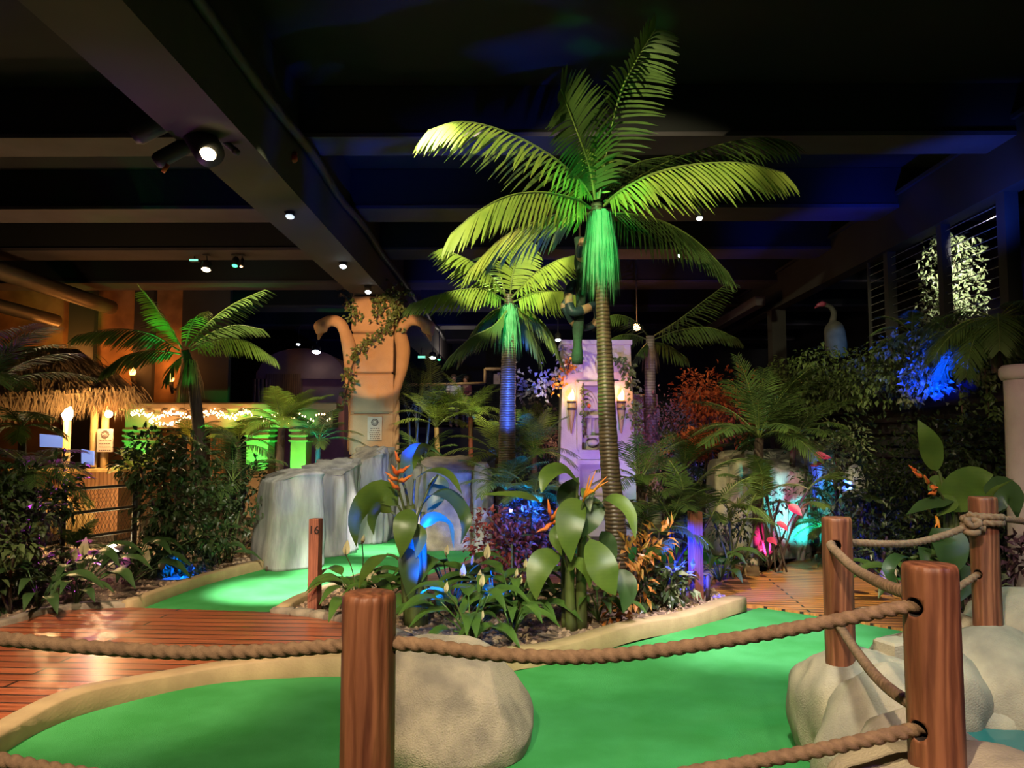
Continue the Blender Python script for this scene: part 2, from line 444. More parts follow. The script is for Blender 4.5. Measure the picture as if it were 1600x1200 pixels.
M['deckgold'] = planks('golden_planks', (0.54, 0.245, 0.055), (0.42, 0.18, 0.04), 0.10, 3.0, 0.5, rot=0.1)
M['gravel'] = mat('gravel_bed', (0.30, 0.20, 0.12), (0.12, 0.08, 0.055), 0.95, 26, 1.0, 40, detail=8)
M['pebble'] = mat('pebble', (0.48, 0.34, 0.20), (0.26, 0.18, 0.12), 0.9, 9)
M['floor'] = mat('dark_floor', (0.10, 0.075, 0.055), (0.06, 0.045, 0.035), 0.9, 2)
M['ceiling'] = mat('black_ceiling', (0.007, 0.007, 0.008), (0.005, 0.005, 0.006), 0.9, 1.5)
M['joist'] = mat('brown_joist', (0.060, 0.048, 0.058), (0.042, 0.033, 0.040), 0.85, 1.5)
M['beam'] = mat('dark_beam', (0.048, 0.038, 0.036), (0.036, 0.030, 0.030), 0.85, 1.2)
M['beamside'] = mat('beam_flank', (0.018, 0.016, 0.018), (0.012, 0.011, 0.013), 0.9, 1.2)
M['metal'] = mat('dark_metal', (0.035, 0.035, 0.035), (0.022, 0.022, 0.022), 0.55, 4, metal=0.3)
M['duct'] = wave_over(mat('ribbed_duct', (0.14, 0.115, 0.08), (0.10, 0.08, 0.055), 0.5, 3, metal=0.3), 14, 'Y', (0.35, 0.3, 0.25), 0, 0.6, 0)
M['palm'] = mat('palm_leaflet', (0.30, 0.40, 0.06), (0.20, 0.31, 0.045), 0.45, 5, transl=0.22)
M['palmdark'] = mat('palm_leaflet_dark', (0.09, 0.15, 0.03), (0.055, 0.10, 0.022), 0.5, 5, transl=0.18)  # darker copy; on the big palm it puts shade into frond colour
M['rachis'] = mat('palm_rachis', (0.16, 0.22, 0.04), (0.10, 0.13, 0.03), 0.5)
M['fibre'] = mat('green_palm_fibre', (0.13, 0.40, 0.18), (0.08, 0.24, 0.10), 0.7, 8, transl=0.1)
M['dryfibre'] = mat('dry_palm_fibre', (0.30, 0.20, 0.09), (0.17, 0.11, 0.05), 0.8, 8)
M['trunk'] = wave_over(mat('ringed_trunk', (0.15, 0.105, 0.055), (0.08, 0.055, 0.03), 0.4, 9, 0.3, 60), 9.0, 'Z', (0.16, 0.12, 0.09), 1.6, 0.85, 2, bump=0.5)
M['trunkpale'] = wave_over(mat('pale_ringed_trunk', (0.34, 0.28, 0.22), (0.22, 0.18, 0.14), 0.6, 9, 0.3, 60), 6.0, 'Z', (0.35, 0.3, 0.28), 1.5, 0.7, 2)
M['bark'] = mat('bark', (0.10, 0.065, 0.04), (0.05, 0.033, 0.022), 0.85, 8, 0.5, 50, stretch=(3, 3, 0.5))
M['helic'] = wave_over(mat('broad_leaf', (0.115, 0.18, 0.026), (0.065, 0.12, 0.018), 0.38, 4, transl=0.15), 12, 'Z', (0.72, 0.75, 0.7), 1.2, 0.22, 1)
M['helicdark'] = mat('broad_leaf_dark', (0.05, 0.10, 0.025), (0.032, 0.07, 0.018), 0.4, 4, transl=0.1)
M['stalk'] = mat('green_stalk', (0.10, 0.13, 0.03), (0.05, 0.065, 0.018), 0.5, 5, stretch=(3, 3, 0.6))
M['bract'] = mat('orange_bract', (0.85, 0.13, 0.035), (0.80, 0.26, 0.05), 0.4, 12, transl=0.15)
M['bractyellow'] = mat('yellow_bract', (0.85, 0.36, 0.03), (0.80, 0.20, 0.02), 0.4, 12, transl=0.15)
M['lily'] = mat('lily_leaf', (0.085, 0.17, 0.028), (0.05, 0.11, 0.02), 0.32, 6, transl=0.12)
M['spathe'] = mat('cream_spathe', (0.70, 0.62, 0.34), (0.60, 0.50, 0.26), 0.5, 6, transl=0.25)
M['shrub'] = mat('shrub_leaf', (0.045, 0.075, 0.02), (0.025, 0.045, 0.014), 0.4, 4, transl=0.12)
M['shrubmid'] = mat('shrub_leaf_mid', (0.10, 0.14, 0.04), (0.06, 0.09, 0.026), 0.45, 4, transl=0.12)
M['ivy'] = mat('ivy_leaf', (0.12, 0.17, 0.045), (0.07, 0.11, 0.03), 0.45, 6, transl=0.12)
M['variegated'] = mat('pale_edged_leaf', (0.34, 0.37, 0.20), (0.12, 0.18, 0.06), 0.4, 16, transl=0.15)
M['croton'] = mat('orange_croton_leaf', (0.55, 0.17, 0.035), (0.36, 0.22, 0.04), 0.4, 9, transl=0.12)
M['redleaf'] = mat('red_leaf', (0.30, 0.055, 0.04), (0.14, 0.03, 0.025), 0.5, 6, transl=0.15)
M['orangefeather'] = mat('orange_plume', (0.60, 0.15, 0.04), (0.40, 0.09, 0.03), 0.7, 6, transl=0.2)
M['pinkfeather'] = mat('pink_plume', (0.55, 0.25, 0.22), (0.36, 0.15, 0.14), 0.7, 6, transl=0.2)
M['lilacleaf'] = mat('lilac_blossom', (0.40, 0.36, 0.42), (0.26, 0.24, 0.30), 0.6, 8, transl=0.2)
M['purpleleaf'] = mat('purple_leaf', (0.10, 0.045, 0.06), (0.05, 0.022, 0.032), 0.45, 5, transl=0.12)
M['sand'] = mat('sandstone', (0.46, 0.28, 0.15), (0.36, 0.215, 0.115), 0.9, 2.2, 0.25, 60, detail=8)
M['sanddark'] = mat('sandstone_joint', (0.10, 0.065, 0.04), (0.07, 0.045, 0.03), 0.9)
M['temple'] = mat('temple_plaster', (0.50, 0.42, 0.38), (0.40, 0.33, 0.30), 0.9, 2.2, 0.3, 40, detail=8)
M['terracotta'] = mat('terracotta_plaster', (0.40, 0.20, 0.13), (0.30, 0.15, 0.10), 0.9, 2)
M['wallamber'] = mat('stained_plaster', (0.36, 0.19, 0.08), (0.16, 0.08, 0.035), 0.9, 1.6, detail=8)
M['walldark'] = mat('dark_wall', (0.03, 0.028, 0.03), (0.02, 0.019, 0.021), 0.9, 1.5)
M['thatch'] = mat('thatch', (0.34, 0.21, 0.09), (0.17, 0.10, 0.045), 0.9, 9)
M['bamboo'] = mat('bamboo', (0.50, 0.33, 0.12), (0.38, 0.24, 0.08), 0.5, 5, stretch=(3, 3, 0.5))
M['darkbamboo'] = mat('dark_bamboo', (0.06, 0.04, 0.03), (0.035, 0.024, 0.018), 0.6, 5)
M['panelwood'] = wave_over(mat('panel_wood', (0.36, 0.17, 0.07), (0.25, 0.11, 0.045), 0.55, 4, stretch=(4, 4, 0.5)), 5, 'X', (0.35, 0.3, 0.28), 1.5, 0.6, 2)
M['paper'] = mat('weathered_notice', (0.50, 0.38, 0.28), (0.42, 0.31, 0.23), 0.8, 8)
M['moss'] = mat('mossy_log', (0.035, 0.085, 0.045), (0.02, 0.04, 0.025), 0.8, 5, 0.6, 40)
M['snake'] = mat('snake_skin', (0.025, 0.05, 0.06), (0.015, 0.03, 0.045), 0.45, 20)
M['snakeband'] = mat('snake_band', (0.45, 0.28, 0.16), (0.36, 0.20, 0.11), 0.5, 20)
M['water'] = None
M['white'] = mat('white_cloth', (0.75, 0.75, 0.75), (0.65, 0.66, 0.70), 0.8)
M['maroon'] = mat('maroon_cloth', (0.20, 0.05, 0.06), (0.15, 0.04, 0.05), 0.8)
M['navy'] = mat('navy_cloth', (0.06, 0.07, 0.16), (0.04, 0.05, 0.12), 0.8)
M['grey'] = mat('grey_cloth', (0.2, 0.2, 0.21), (0.15, 0.15, 0.16), 0.8)
M['skin'] = mat('skin', (0.48, 0.27, 0.18), (0.42, 0.23, 0.15), 0.55)
M['hair'] = mat('hair', (0.09, 0.05, 0.025), (0.05, 0.03, 0.015), 0.6)
M['statue'] = mat('grey_statue', (0.06, 0.058, 0.056), (0.04, 0.039, 0.038), 0.85, 8)
M['pinkplastic'] = mat('pink_head', (0.25, 0.04, 0.09), (0.2, 0.03, 0.07), 0.5)
M['lampwarm'] = glow('warm_lamp_face', (1.0, 0.78, 0.42), 8)
M['lampcool'] = glow('cool_lamp_face', (0.75, 0.90, 1.0), 14)
M['lampgreen'] = glow('green_lamp_face', (0.05, 1.0, 0.25), 2)
M['lampamber'] = glow('amber_lamp_face', (1.0, 0.50, 0.2), 8)
M['lampblue'] = glow('blue_lamp_face', (0.15, 0.35, 1.0), 6)
M['flame'] = glow('flame', (1.0, 0.50, 0.10), 5)
M['flamered'] = glow('orange_flame', (1.0, 0.36, 0.07), 6)
M['fairy'] = glow('fairy_bulb', (1.0, 0.70, 0.34), 7)
M['screen'] = glow('blue_screen', (0.16, 0.30, 1.0), .22)
M['exit'] = glow('green_exit_panel', (0.25, 0.9, 0.6), .6)

# ------------------------------------------------------------------ the hall (structure)
def struct(name, mb, m, smooth=False):
    o = mb.build(name, m, None, smooth)
    o['kind'] = 'structure'
    return o

def one_box(name, c, s, m):
    b = MB(); b.box(c, s); return struct(name, b, m)

one_box('floor', (-1, 14, -0.06), (30, 36, 0.1), M['floor'])
one_box('ceiling', (-1, 14, 5.62), (30, 36, 0.2), M['ceiling'])
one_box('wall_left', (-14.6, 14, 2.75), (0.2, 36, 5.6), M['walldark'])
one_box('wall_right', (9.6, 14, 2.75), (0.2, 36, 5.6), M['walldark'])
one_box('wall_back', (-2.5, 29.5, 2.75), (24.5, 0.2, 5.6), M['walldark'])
# cross joists under the ceiling
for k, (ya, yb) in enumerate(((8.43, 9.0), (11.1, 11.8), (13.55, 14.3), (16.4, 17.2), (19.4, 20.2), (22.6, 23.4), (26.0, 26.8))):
    for xm, xw in ((-9.2, 10.9), (3.3, 11.9)):      # web's shade put in as black colour, over a brown flange
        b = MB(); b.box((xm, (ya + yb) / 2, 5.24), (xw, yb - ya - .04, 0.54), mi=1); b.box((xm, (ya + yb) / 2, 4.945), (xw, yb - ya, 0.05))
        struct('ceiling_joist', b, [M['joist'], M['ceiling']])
# the long main beam over the decorated pillar
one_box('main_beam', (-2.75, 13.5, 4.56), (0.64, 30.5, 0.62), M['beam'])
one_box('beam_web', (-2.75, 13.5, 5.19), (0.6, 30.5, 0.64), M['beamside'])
b = MB(); pp = [Vector((-2.36 + 0.02 * math.sin(y * 1.7), y, 4.80 + 0.015 * math.sin(y * 2.3))) for y in [0.5 + 0.5 * i for i in range(50)]]
b.tube(pp, 0.055, 10); tag(b.build('ceiling_pipe', M['metal'], None), 'dark conduit pipe running along the flank of the main ceiling beam', 'pipe')
# facade over the right-hand garden: long steel fascia on posts
b = MB(); b.box((5.62, 14.2, 4.77), (0.24, 19.0, 0.74)); b.box((5.50, 14.2, 5.13), (0.10, 19.0, 0.05))
struct('trim_1', b, M['beamside'])
b = MB(); b.box((5.0, 21.0, 4.45), (0.2, 10.0, 0.2)); struct('trim_2', b, M['joist'])
for px, Y, w in ((1207, 16.9, 0.30), (1385, 11.7, 0.13), (1466, 10.2, 0.12), (1572, 8.85, 0.16)):
    p = P(px, 600, Y)
    o = one_box('facade_post', (5.62, Y, 2.2), (w, w, 4.4), M['walldark'])
# low wall carrying the hanging planting
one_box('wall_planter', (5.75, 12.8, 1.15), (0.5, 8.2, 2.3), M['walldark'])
# stained amber wall at the far left with dark piers
one_box('wall_partition', (-10.2, 17.7, 2.6), (6.8, 0.3, 5.2), M['wallamber'])
for px, w in ((128, 40), (225, 30), (322, 74)):
    a = P(px - w / 2, 560, 17.45); c = P(px + w / 2, 560, 17.45)
    one_box('wall_pier', ((a.x + c.x) / 2, 17.45, 2.5), (c.x - a.x, 0.16, 5.0), M['walldark'])

# ------------------------------------------------------------------ ground: carpets, decks, beds
def flat(name, pts, z0, z1, m, kind='structure'):
    b = MB(); b.prism([(p.x, p.y) for p in pts], z0, z1)
    return struct(name, b, m)

def ring(pxs, n=40, z=0.0):
    return sample([G(x, y, z) for x, y in pxs], n)

front_edge = ring([(-260, 1330), (-60, 1215), (60, 1142), (175, 1102), (345, 1066), (540, 1056), (650, 1062), (790, 1050), (900, 1026), (1000, 1001), (1080, 980), (1162, 957)], 60)
g1 = list(front_edge) + [G(1190, 948), G(1290, 962), G(1420, 985), Vector((2.6, 5.0, 0)), Vector((1.9, 2.4, 0)), Vector((1.6, 1.55, 0)), Vector((-3.6, 1.55, 0))]
flat('putting_green', g1, -0.01, 0.0, M['carpet'])
# the walkway under the visitor
one_box('walkway', (-0.2, -0.9, -0.005), (9, 4.8, 0.01), M['floor'])
# back green of hole sixteen
g2 = [G(200, 957), G(315, 916), G(420, 886), G(470, 868), Vector((-2.55, 11.4, 0)), Vector((-2.2, 14.0, 0)), Vector((-0.2, 14.2, 0)), Vector((0.2, 10.4, 0)), Vector((-0.5, 8.8, 0)), G(560, 905), G(440, 962)]
flat('putting_green', g2, -0.01, 0.001, M['carpet'])
# greens glimpsed behind the island
g3 = [Vector((0.25, 9.4, 0)), Vector((0.3, 11.6, 0)), Vector((2.9, 11.6, 0)), Vector((2.75, 9.2, 0))]
flat('putting_green', g3, -0.01, 0.002, M['carpet'])
g4 = [G(1384, 905), G(1405, 872), G(1470, 856), G(1560, 860), G(1600, 900), G(1500, 930)]
flat('putting_green', g4, 0.0, 0.03, M['carpet'])
# decks
d1 = [p + Vector((0.0, 0.05, 0)) for p in front_edge[:36]] + [G(640, 1012), G(560, 985), G(440, 965), G(205, 957), G(75, 962), G(-40, 988), Vector((-6.8, 6.2, 0)), Vector((-6.8, 2.2, 0))]
flat('wooden_deck', d1, -0.01, 0.045, M['deckred'])
d2 = [G(1100, 925), G(1108, 905), G(1180, 888), G(1260, 868), G(1330, 856), G(1600, 850), G(1600, 985), G(1420, 988), G(1290, 965), G(1190, 950), G(1160, 948)]
flat('wooden_deck', d2, -0.01, 0.02, M['deckgold'])
d3 = [Vector((-1.2, 8.55, 0)), Vector((-0.6, 10.3, 0)), Vector((2.6, 9.1, 0)), Vector((2.4, 8.2, 0)), Vector((0.6, 8.4, 0))]
flat('wooden_deck', d3, -0.01, 0.03, planks('terracotta_planks', (0.24, 0.085, 0.05), (0.19, 0.07, 0.04), 0.14, 2.0, 0.6))
# planted beds
isl = [p + Vector((0.0, 0.12, 0)) for p in front_edge[36:]] + [G(1098, 918), Vector((1.9, 8.1, 0)), Vector((0.6, 8.35, 0)), Vector((-0.9, 8.5, 0)), G(560, 912), G(452, 960), G(560, 985), G(640, 1012)]
flat('gravel_island', isl, -0.01, 0.05, M['gravel'])
bl = [G(-140, 1010), G(0, 985), G(80, 958), G(200, 948), G(315, 909), G(412, 884), Vector((-3.0, 9.4, 0)), Vector((-3.1, 11.2, 0)), Vector((-8.6, 11.2, 0)), Vector((-8.6, 6.6, 0))]
flat('gravel_bed', bl, -0.01, 0.05, M['gravel'])
br_ = [G(1098, 902), G(1180, 886), G(1262, 865), G(1340, 852), Vector((6.5, 11.8, 0)), Vector((6.5, 14, 0)), Vector((2.9, 14, 0)), Vector((2.8, 9.2, 0))]
flat('gravel_bed', br_, -0.01, 0.05, M['gravel'])
one_box('gravel_bed', (-1.0, 15.6, -0.02), (8, 3.4, 0.09), M['gravel'])
one_box('gravel_bed', (5.6, 7.0, -0.02), (2.9, 4.4, 0.09), M['gravel'])

# kerbs
def kerb(name, pts, w, h, m, z0=0.0):
    b = MB(); b.strip(pts, w, z0, h); return struct(name, b, m, True)

def wob(pts, amp, f):
    return [p + Vector((0, 0, amp * math.sin(i * f))) for i, p in enumerate(pts)]

kf = [p.copy() for p in front_edge]
for i, p in enumerate(kf):
    t = kf[min(i + 1, len(kf) - 1)] - kf[max(i - 1, 0)]
    t.normalize(); p += Vector((-t.y, t.x, 0)) * 0.06
    # the kerb dips where its lengths were joined
    p.z = -0.012 + 0.014 * math.sin(i * 0.55) + (0.012 if i > 38 else 0)
kerb('trim_3', kf, 0.15, 0.125, M['kerb'])
kerb('trim_4', sample([G(198, 957), G(315, 914), G(420, 886)], 10), 0.10, 0.11, M['kerb'])
kerb('trim_5', sample([G(440, 966), G(470, 948), G(530, 925), G(600, 900)], 10), 0.11, 0.11, M['kerb'])
kerb('trim_6', [Vector((0.2, 9.3, 0)), Vector((1.4, 9.3, 0)), Vector((2.75, 9.1, 0))], 0.10, 0.13, M['kerb'])
kerb('trim_7', sample([G(1392, 912), G(1378, 890), G(1400, 868), G(1460, 852), G(1530, 850), G(1600, 862)], 24), 0.12, 0.16, mat('pale_kerb', (0.62, 0.54, 0.40), (0.50, 0.43, 0.31), 0.7, 5))
kerb('trim_8', sample([G(-150, 1012), G(0, 986), G(60, 968), G(130, 957), G(204, 955)], 24), 0.10, 0.09, M['stonekerb'])

# separate edging stones
def edging(pxs, n, w, h, group, lab):
    pts = [G(x, y) for x, y in pxs]
    rnd = random.Random(n)
    for i in range(n):
        a, c = curve(pts, i / n), curve(pts, (i + 0.94) / n)
        mid = (a + c) / 2; d = c - a
        b = MB(); b.box(mid + Vector((0, 0, h / 2)), (d.length, w * rnd.uniform(0.9, 1.1), h * rnd.uniform(0.9, 1.1)), math.atan2(d.y, d.x), bev=0.022)
        tag(b.build('edging_stone', M['stonekerb'], None, True, (mid.x, mid.y, 0)), lab, 'edging stone', group)
edging([(1100, 922), (1112, 906), (1180, 889), (1262, 867), (1330, 856)], 13, 0.13, 0.13, 'edging stones along the golden deck', 'rough grey edging stone bordering the golden plank deck')
edging([(428, 964), (500, 972), (560, 985), (640, 1014)], 7, 0.12, 0.10, 'edging stones along the red deck', 'rounded tan edging stone between red deck and gravel island')

# loose pebbles on the beds (nobody could count them)
def scatter(name, polys, n, seed, z, smin, smax):
    rnd = random.Random(seed); b = MB()
    def inside(p, q):
        c = False; j = len(q) - 1
        for i in range(len(q)):
            if (q[i].y > p.y) != (q[j].y > p.y) and p.x < (q[j].x - q[i].x) * (p.y - q[i].y) / (q[j].y - q[i].y + 1e-9) + q[i].x: c = not c
            j = i
        return c
    for poly in polys:
        x0, x1 = min(p.x for p in poly), max(p.x for p in poly); y0, y1 = min(p.y for p in poly), max(p.y for p in poly)
        k = 0
        for _ in range(n * 4):
            if k >= n: break
            p = Vector((rnd.uniform(x0, x1), rnd.uniform(y0, y1), z))
            if not inside(p, poly): continue
            k += 1
            r = rnd.uniform(smin, smax); a = rnd.random() * 6.3
            u = Vector((math.cos(a), math.sin(a), 0)); w = Vector((-u.y, u.x, 0))
            hgt = r * rnd.uniform(0.5, 0.9)
            vs = [p + u * r, p + w * r * 0.7, p - u * r * 0.9, p - w * r * 0.75, p + u * r * 0.3 + Vector((0, 0, hgt)), p - u * r * 0.3 + w * r * 0.2 + Vector((0, 0, hgt * 0.8))]
            b.add(vs, [(0, 1, 4), (1, 5, 4), (1, 2, 5), (2, 3, 5), (3, 4, 5), (3, 0, 4)])
    o = b.build(name, M['pebble'], None, False)
    o['kind'] = 'stuff'; o['label'] = 'loose tan gravel and bark chips on the planted beds'; o['category'] = 'gravel'
scatter('gravel', [isl, bl, br_], 2600, 5, 0.05, 0.012, 0.034)

# ------------------------------------------------------------------ rocks
def rock(label, rings, m, seed=0, amp=0.035, nscale=2.6, sq=2.4, nth=64, nz=30, group=None, name='boulder', cuts=(), rot=0.0, fold=0.0):
    """rings: (z, cx, cy, rx, ry) from the foot up; the outline is closed over the top"""
    b = MB()
    vs, fs = [], []
    L = len(rings) - 1
    so = Vector((seed * 13.7, seed * 7.1, seed * 3.3))
    for i in range(nz + 1):
        t = i / nz * L
        k = min(int(t), L - 1); u = t - k
        def cr(j):
            p1, p2 = rings[k][j], rings[k + 1][j]
            p0 = rings[k - 1][j] if k > 0 else p1
            p3 = rings[k + 2][j] if k + 2 <= L else p2
            return 0.5 * (2 * p1 + (p2 - p0) * u + (2 * p0 - 5 * p1 + 4 * p2 - p3) * u * u + (3 * p1 - p0 - 3 * p2 + p3) * u ** 3)
        z, cx, cy, rx, ry = (cr(j) for j in range(5))
        rx, ry = max(rx, 0.004), max(ry, 0.004)
        for q in range(nth):
            a = 2 * math.pi * q / nth
            c, s = math.cos(a), math.sin(a)
            x = math.copysign(abs(c) ** (2 / sq), c); y = math.copysign(abs(s) ** (2 / sq), s)
            xr, yr = rx * x, ry * y
            p = Vector((cx + xr * math.cos(rot) - yr * math.sin(rot), cy + xr * math.sin(rot) + yr * math.cos(rot), z))
            d = noise.noise(p * nscale + so) * amp + noise.noise(p * nscale * 3.1 + so) * amp * 0.35 + noise.noise(p * nscale * 9 + so) * amp * 0.1
            if fold: d += fold * (noise.noise(Vector((p.x * 5.5, p.y * 5.5, p.z * .8)) + so) + .5 * noise.noise(Vector((p.x * 12, p.y * 12, p.z * 1.2)) + so))
            out = Vector((p.x - cx, p.y - cy, 0.0))
            sc = min(1.0, (rx + ry) / 0.3)
            if out.length > 1e-5: out.normalize()
            p += out * d * sc + Vector((0, 0, d * 0.5 * (1 if i else 0)))
            for (o_, nrm) in cuts:      # a broken face
                h = (p - Vector(o_)).dot(Vector(nrm))
                if h > 0: p -= Vector(nrm) * h * 0.9
            if p.z < 0.0 and i > 0: p.z = 0.0
            vs.append(p)
    for i in range(nz):
        for q in range(nth):
            a0, b0 = i * nth + q, i * nth + (q + 1) % nth
            fs.append((a0, b0, b0 + nth, a0 + nth))
    fs.append(tuple(range(nth - 1, -1, -1))); fs.append(tuple(nz * nth + q for q in range(nth)))
    b.add(vs, fs)
    o = b.build(name, m, None, True, (rings[0][1], rings[0][2], rings[0][0]))
    return tag(o, label, 'rock', group)

# the rock beside the nearest post
rock('tan sloping boulder on the green beside the nearest fence post', [(0, -0.34, 4.20, .40, .44), (.10, -.345, 4.21, .43, .47), (.2, -.36, 4.24, .41, .44), (.32, -.39, 4.28, .35, .38), (.42, -.42, 4.32, .27, .30), (.465, -.43, 4.34, .17, .2), (.48, -.43, 4.35, .02, .02)], M['rock'], 3, 0.04, 2.2, 2.6, 80, 44, cuts=(((-.02, 4.1, .22), (.82, -.22, .53)), ((-.35, 3.86, .25), (.1, -.86, .5)), ((-.40, 4.3, .455), (.12, -.1, .985))))
rock('small rounded tan boulder between kerb and gravel island', [(0, -.5, 5.12, .22, .2), (.12, -.5, 5.13, .21, .2), (.24, -.5, 5.14, .14, .14), (.30, -.5, 5.14, .02, .02)], M['rock'], 8, 0.03)
# the pale rocks carrying the rope fence beside the pond
RB = M['rockpale']
def dome(label, cx, cy, rx, ry, h, seed, m=None, lean=(0, 0), z0=0.0, sq=2.3, amp=0.045, prof=None, fold=0.03):
    pr = prof or ((0, .98), (.15, 1.03), (.42, 1.0), (.68, .82), (.87, .52), (.97, .22), (1.0, .02))
    return rock(label, [(z0 + h * a, cx + lean[0] * a, cy + lean[1] * a, rx * f, ry * f) for a, f in pr], m or RB, seed, amp, 2.4, sq, fold=fold)
FT = ((0, .98), (.2, 1.04), (.55, 1.0), (.8, .84), (.93, .58), (.99, .3), (1.0, .02))
dome('pale boulder carrying the fence post beside the golden deck', 1.74, 3.96, .34, .34, .52, 11, lean=(-.06, -.03), prof=FT, fold=.04)
dome('pale boulder in the rope fence row, second from the big post', 1.60, 3.42, .30, .34, .58, 12, lean=(.02, .06))
dome('pale boulder in the rope fence row, touching the biggest post rock', 1.44, 2.88, .30, .30, .60, 13, lean=(.02, .05))
dome('pale boulder carrying the thickest fence post by the pond', 1.22, 2.24, .40, .34, .69, 14, prof=((0, .98), (.2, 1.02), (.6, 1.0), (.85, .85), (.96, .6), (.995, .3), (1.0, .02)))
dome('pale boulder behind the fence posts, with a small white block', 2.14, 4.28, .34, .30, .53, 15)
dome('broad pale boulder at the pond edge behind the big post', 2.62, 4.36, .40, .34, .54, 16, lean=(-.02, 0.02))
dome('small pale boulder at the foot of the knotted fence post', 2.50, 4.64, .24, .22, .59, 17)
dome('striped pale boulder topmost beside the knotted fence post', 2.98, 4.62, .38, .36, .70, 18, lean=(.0, .02), prof=((0, .98), (.2, 1.02), (.55, 1.0), (.8, .8), (.93, .5), (.99, .2), (1.0, .02)))
dome('pale boulder beside the pond, below the striped one', 3.14, 4.22, .36, .30, .50, 19)
dome('flat pale stone at the corner of the pond', 1.66, 2.46, .22, .30, .45, 20, lean=(.05, .02))
# rear rock wall around hole sixteen
RG = M['rockgrey']
def cliff(label, px0, px1, pyt, pyb, Y, dep, seed, sh=0.9, m=None, sq=3.2, topf=.82, amp=0.06, rot=0.0, fold=0.0, tilt=None):
    a, c = P(px0, pyb, Y), P(px1, pyb, Y)
    zt = P((px0 + px1) / 2, pyt, Y).z
    cx, rx = (a.x + c.x) / 2, (c.x - a.x) / 2
    cyy = Y + dep
    pr = ((0, 1.0), (.3, .98), (.65, .93), (.88, .86), (.96, topf * .92), (.995, topf * .55), (1.0, .03))
    return rock(label, [(zt * t, cx + rx * 0.1 * t, cyy, rx * f, dep * f * 1.05) for t, f in pr], m or RG, seed, amp, 1.7, sq, 96, 40, cuts=(((cx, cyy - dep * .4, zt * .93), Vector(tilt).normalized()),) if tilt else (), rot=rot, fold=fold)
cliff('grey block of rock at the kerb end beside hole sixteen', 384, 478, 734, 893, 9.5, .46, 31, sq=5, rot=.62, topf=.95, amp=.035, tilt=(-.28, -.22, .9))
cliff('tall grey streaked rock, middle of the rock wall', 452, 540, 722, 868, 10.6, .6, 32, sq=3, fold=.13, tilt=(.1, -.3, .9), topf=.95)
cliff('grey streaked rock face before the sandstone pillar', 528, 602, 700, 842, 11.9, .6, 33, sq=3, fold=.13, tilt=(-.35, -.3, .9), topf=.95)
cliff('low grey rock at the foot of the sandstone pillar', 596, 662, 724, 830, 12.6, .5, 34)
cliff('tan block rock behind the blue-leaved plant, one side lit blue', 642, 742, 714, 856, 11.2, .6, 35, m=M['rock'], sq=5, amp=0.05, fold=.05, topf=.97, tilt=(.12, -.3, .9))
tag(rock('weathered trunk-like rock column lit blue beside tan block', [(0, P(753, 850, 11).x, 11.2, .16, .2), (.4, P(753, 850, 11).x, 11.2, .14, .18), (.9, P(752, 850, 11).x, 11.25, .13, .17), (1.2, P(752, 850, 11).x, 11.3, .1, .12), (1.24, P(752, 850, 11).x, 11.3, .02, .02)], M['rockgrey'], 36, .05, 5), cat='rock')
# rocks by the golden deck
cliff('upright pale rock slab behind the feathery palm', 1142, 1176, 704, 850, 10.6, .3, 41, m=M['rockpale'], sq=5, amp=.03, rot=.3, topf=.97, tilt=(-.1, -.4, .9))
cliff('rounded pale rock leaning on the upright slab', 1116, 1150, 718, 850, 10.7, .32, 42, m=M['rockpale'], amp=.03)
cliff('large grey rock washed with pink and teal light', 1172, 1282, 702, 860, 10.2, .7, 43, amp=.06, fold=.12, tilt=(.25, -.35, .9))
cliff('dark grey rock with one flank lit blue', 1270, 1318, 690, 852, 11.0, .5, 44, amp=.05)
dome('small grey rock peeping from dark shrubs by the golden deck', P(1338, 790, 10.4).x, 10.4, .22, .24, 1.25, 45, M['rockgrey'])

# ------------------------------------------------------------------ pond
wm = bpy.data.materials.new('teal_water'); wm.use_nodes = True
wb = wm.node_tree.nodes['Principled BSDF']
wb.inputs['Base Color'].default_value = (0.02, 0.16, 0.15, 1); wb.inputs['Roughness'].default_value = 0.06
wb.inputs['IOR'].default_value = 1.33
_n = wm.node_tree.nodes.new('ShaderNodeTexNoise'); _n.inputs['Scale'].default_value = 5
_b = wm.node_tree.nodes.new('ShaderNodeBump'); _b.inputs['Strength'].default_value = 0.15
wm.node_tree.links.new(_n.outputs['Fac'], _b.inputs['Height']); wm.node_tree.links.new(_b.outputs[0], wb.inputs['Normal'])
b = MB(); b.prism([(1.75, 2.2), (3.7, 2.2), (3.9, 4.06), (2.2, 4.06), (1.75, 3.2)], 0.0, 0.12)
struct('pond_water', b, wm)
b = MB(); rr = random.Random(4)
b.tube([Vector((2.1 + 0.16 * i, 4.12 + 0.03 * math.sin(i * 1.9), 0.12 + .02 * math.sin(i * 2.3))) for i in range(13)], [0.085 + 0.02 * rr.random() for _ in range(13)], 12)
tag(b.build('pond_rim', M['rockpale'], None, True), 'crumbly pale rim stone along the back edge of the pond', 'rim')
b = MB(); b.box((P(1398, 980, 4.05).x, 4.05, .47), (.15, .14, .16), 0.35, bev=.012)
tag(b.build('stone_block', M['rockpale'], None, False, (P(1402, 975, 4.05).x, 4.05, .42)), 'small white block on the pale rocks behind the posts', 'block')

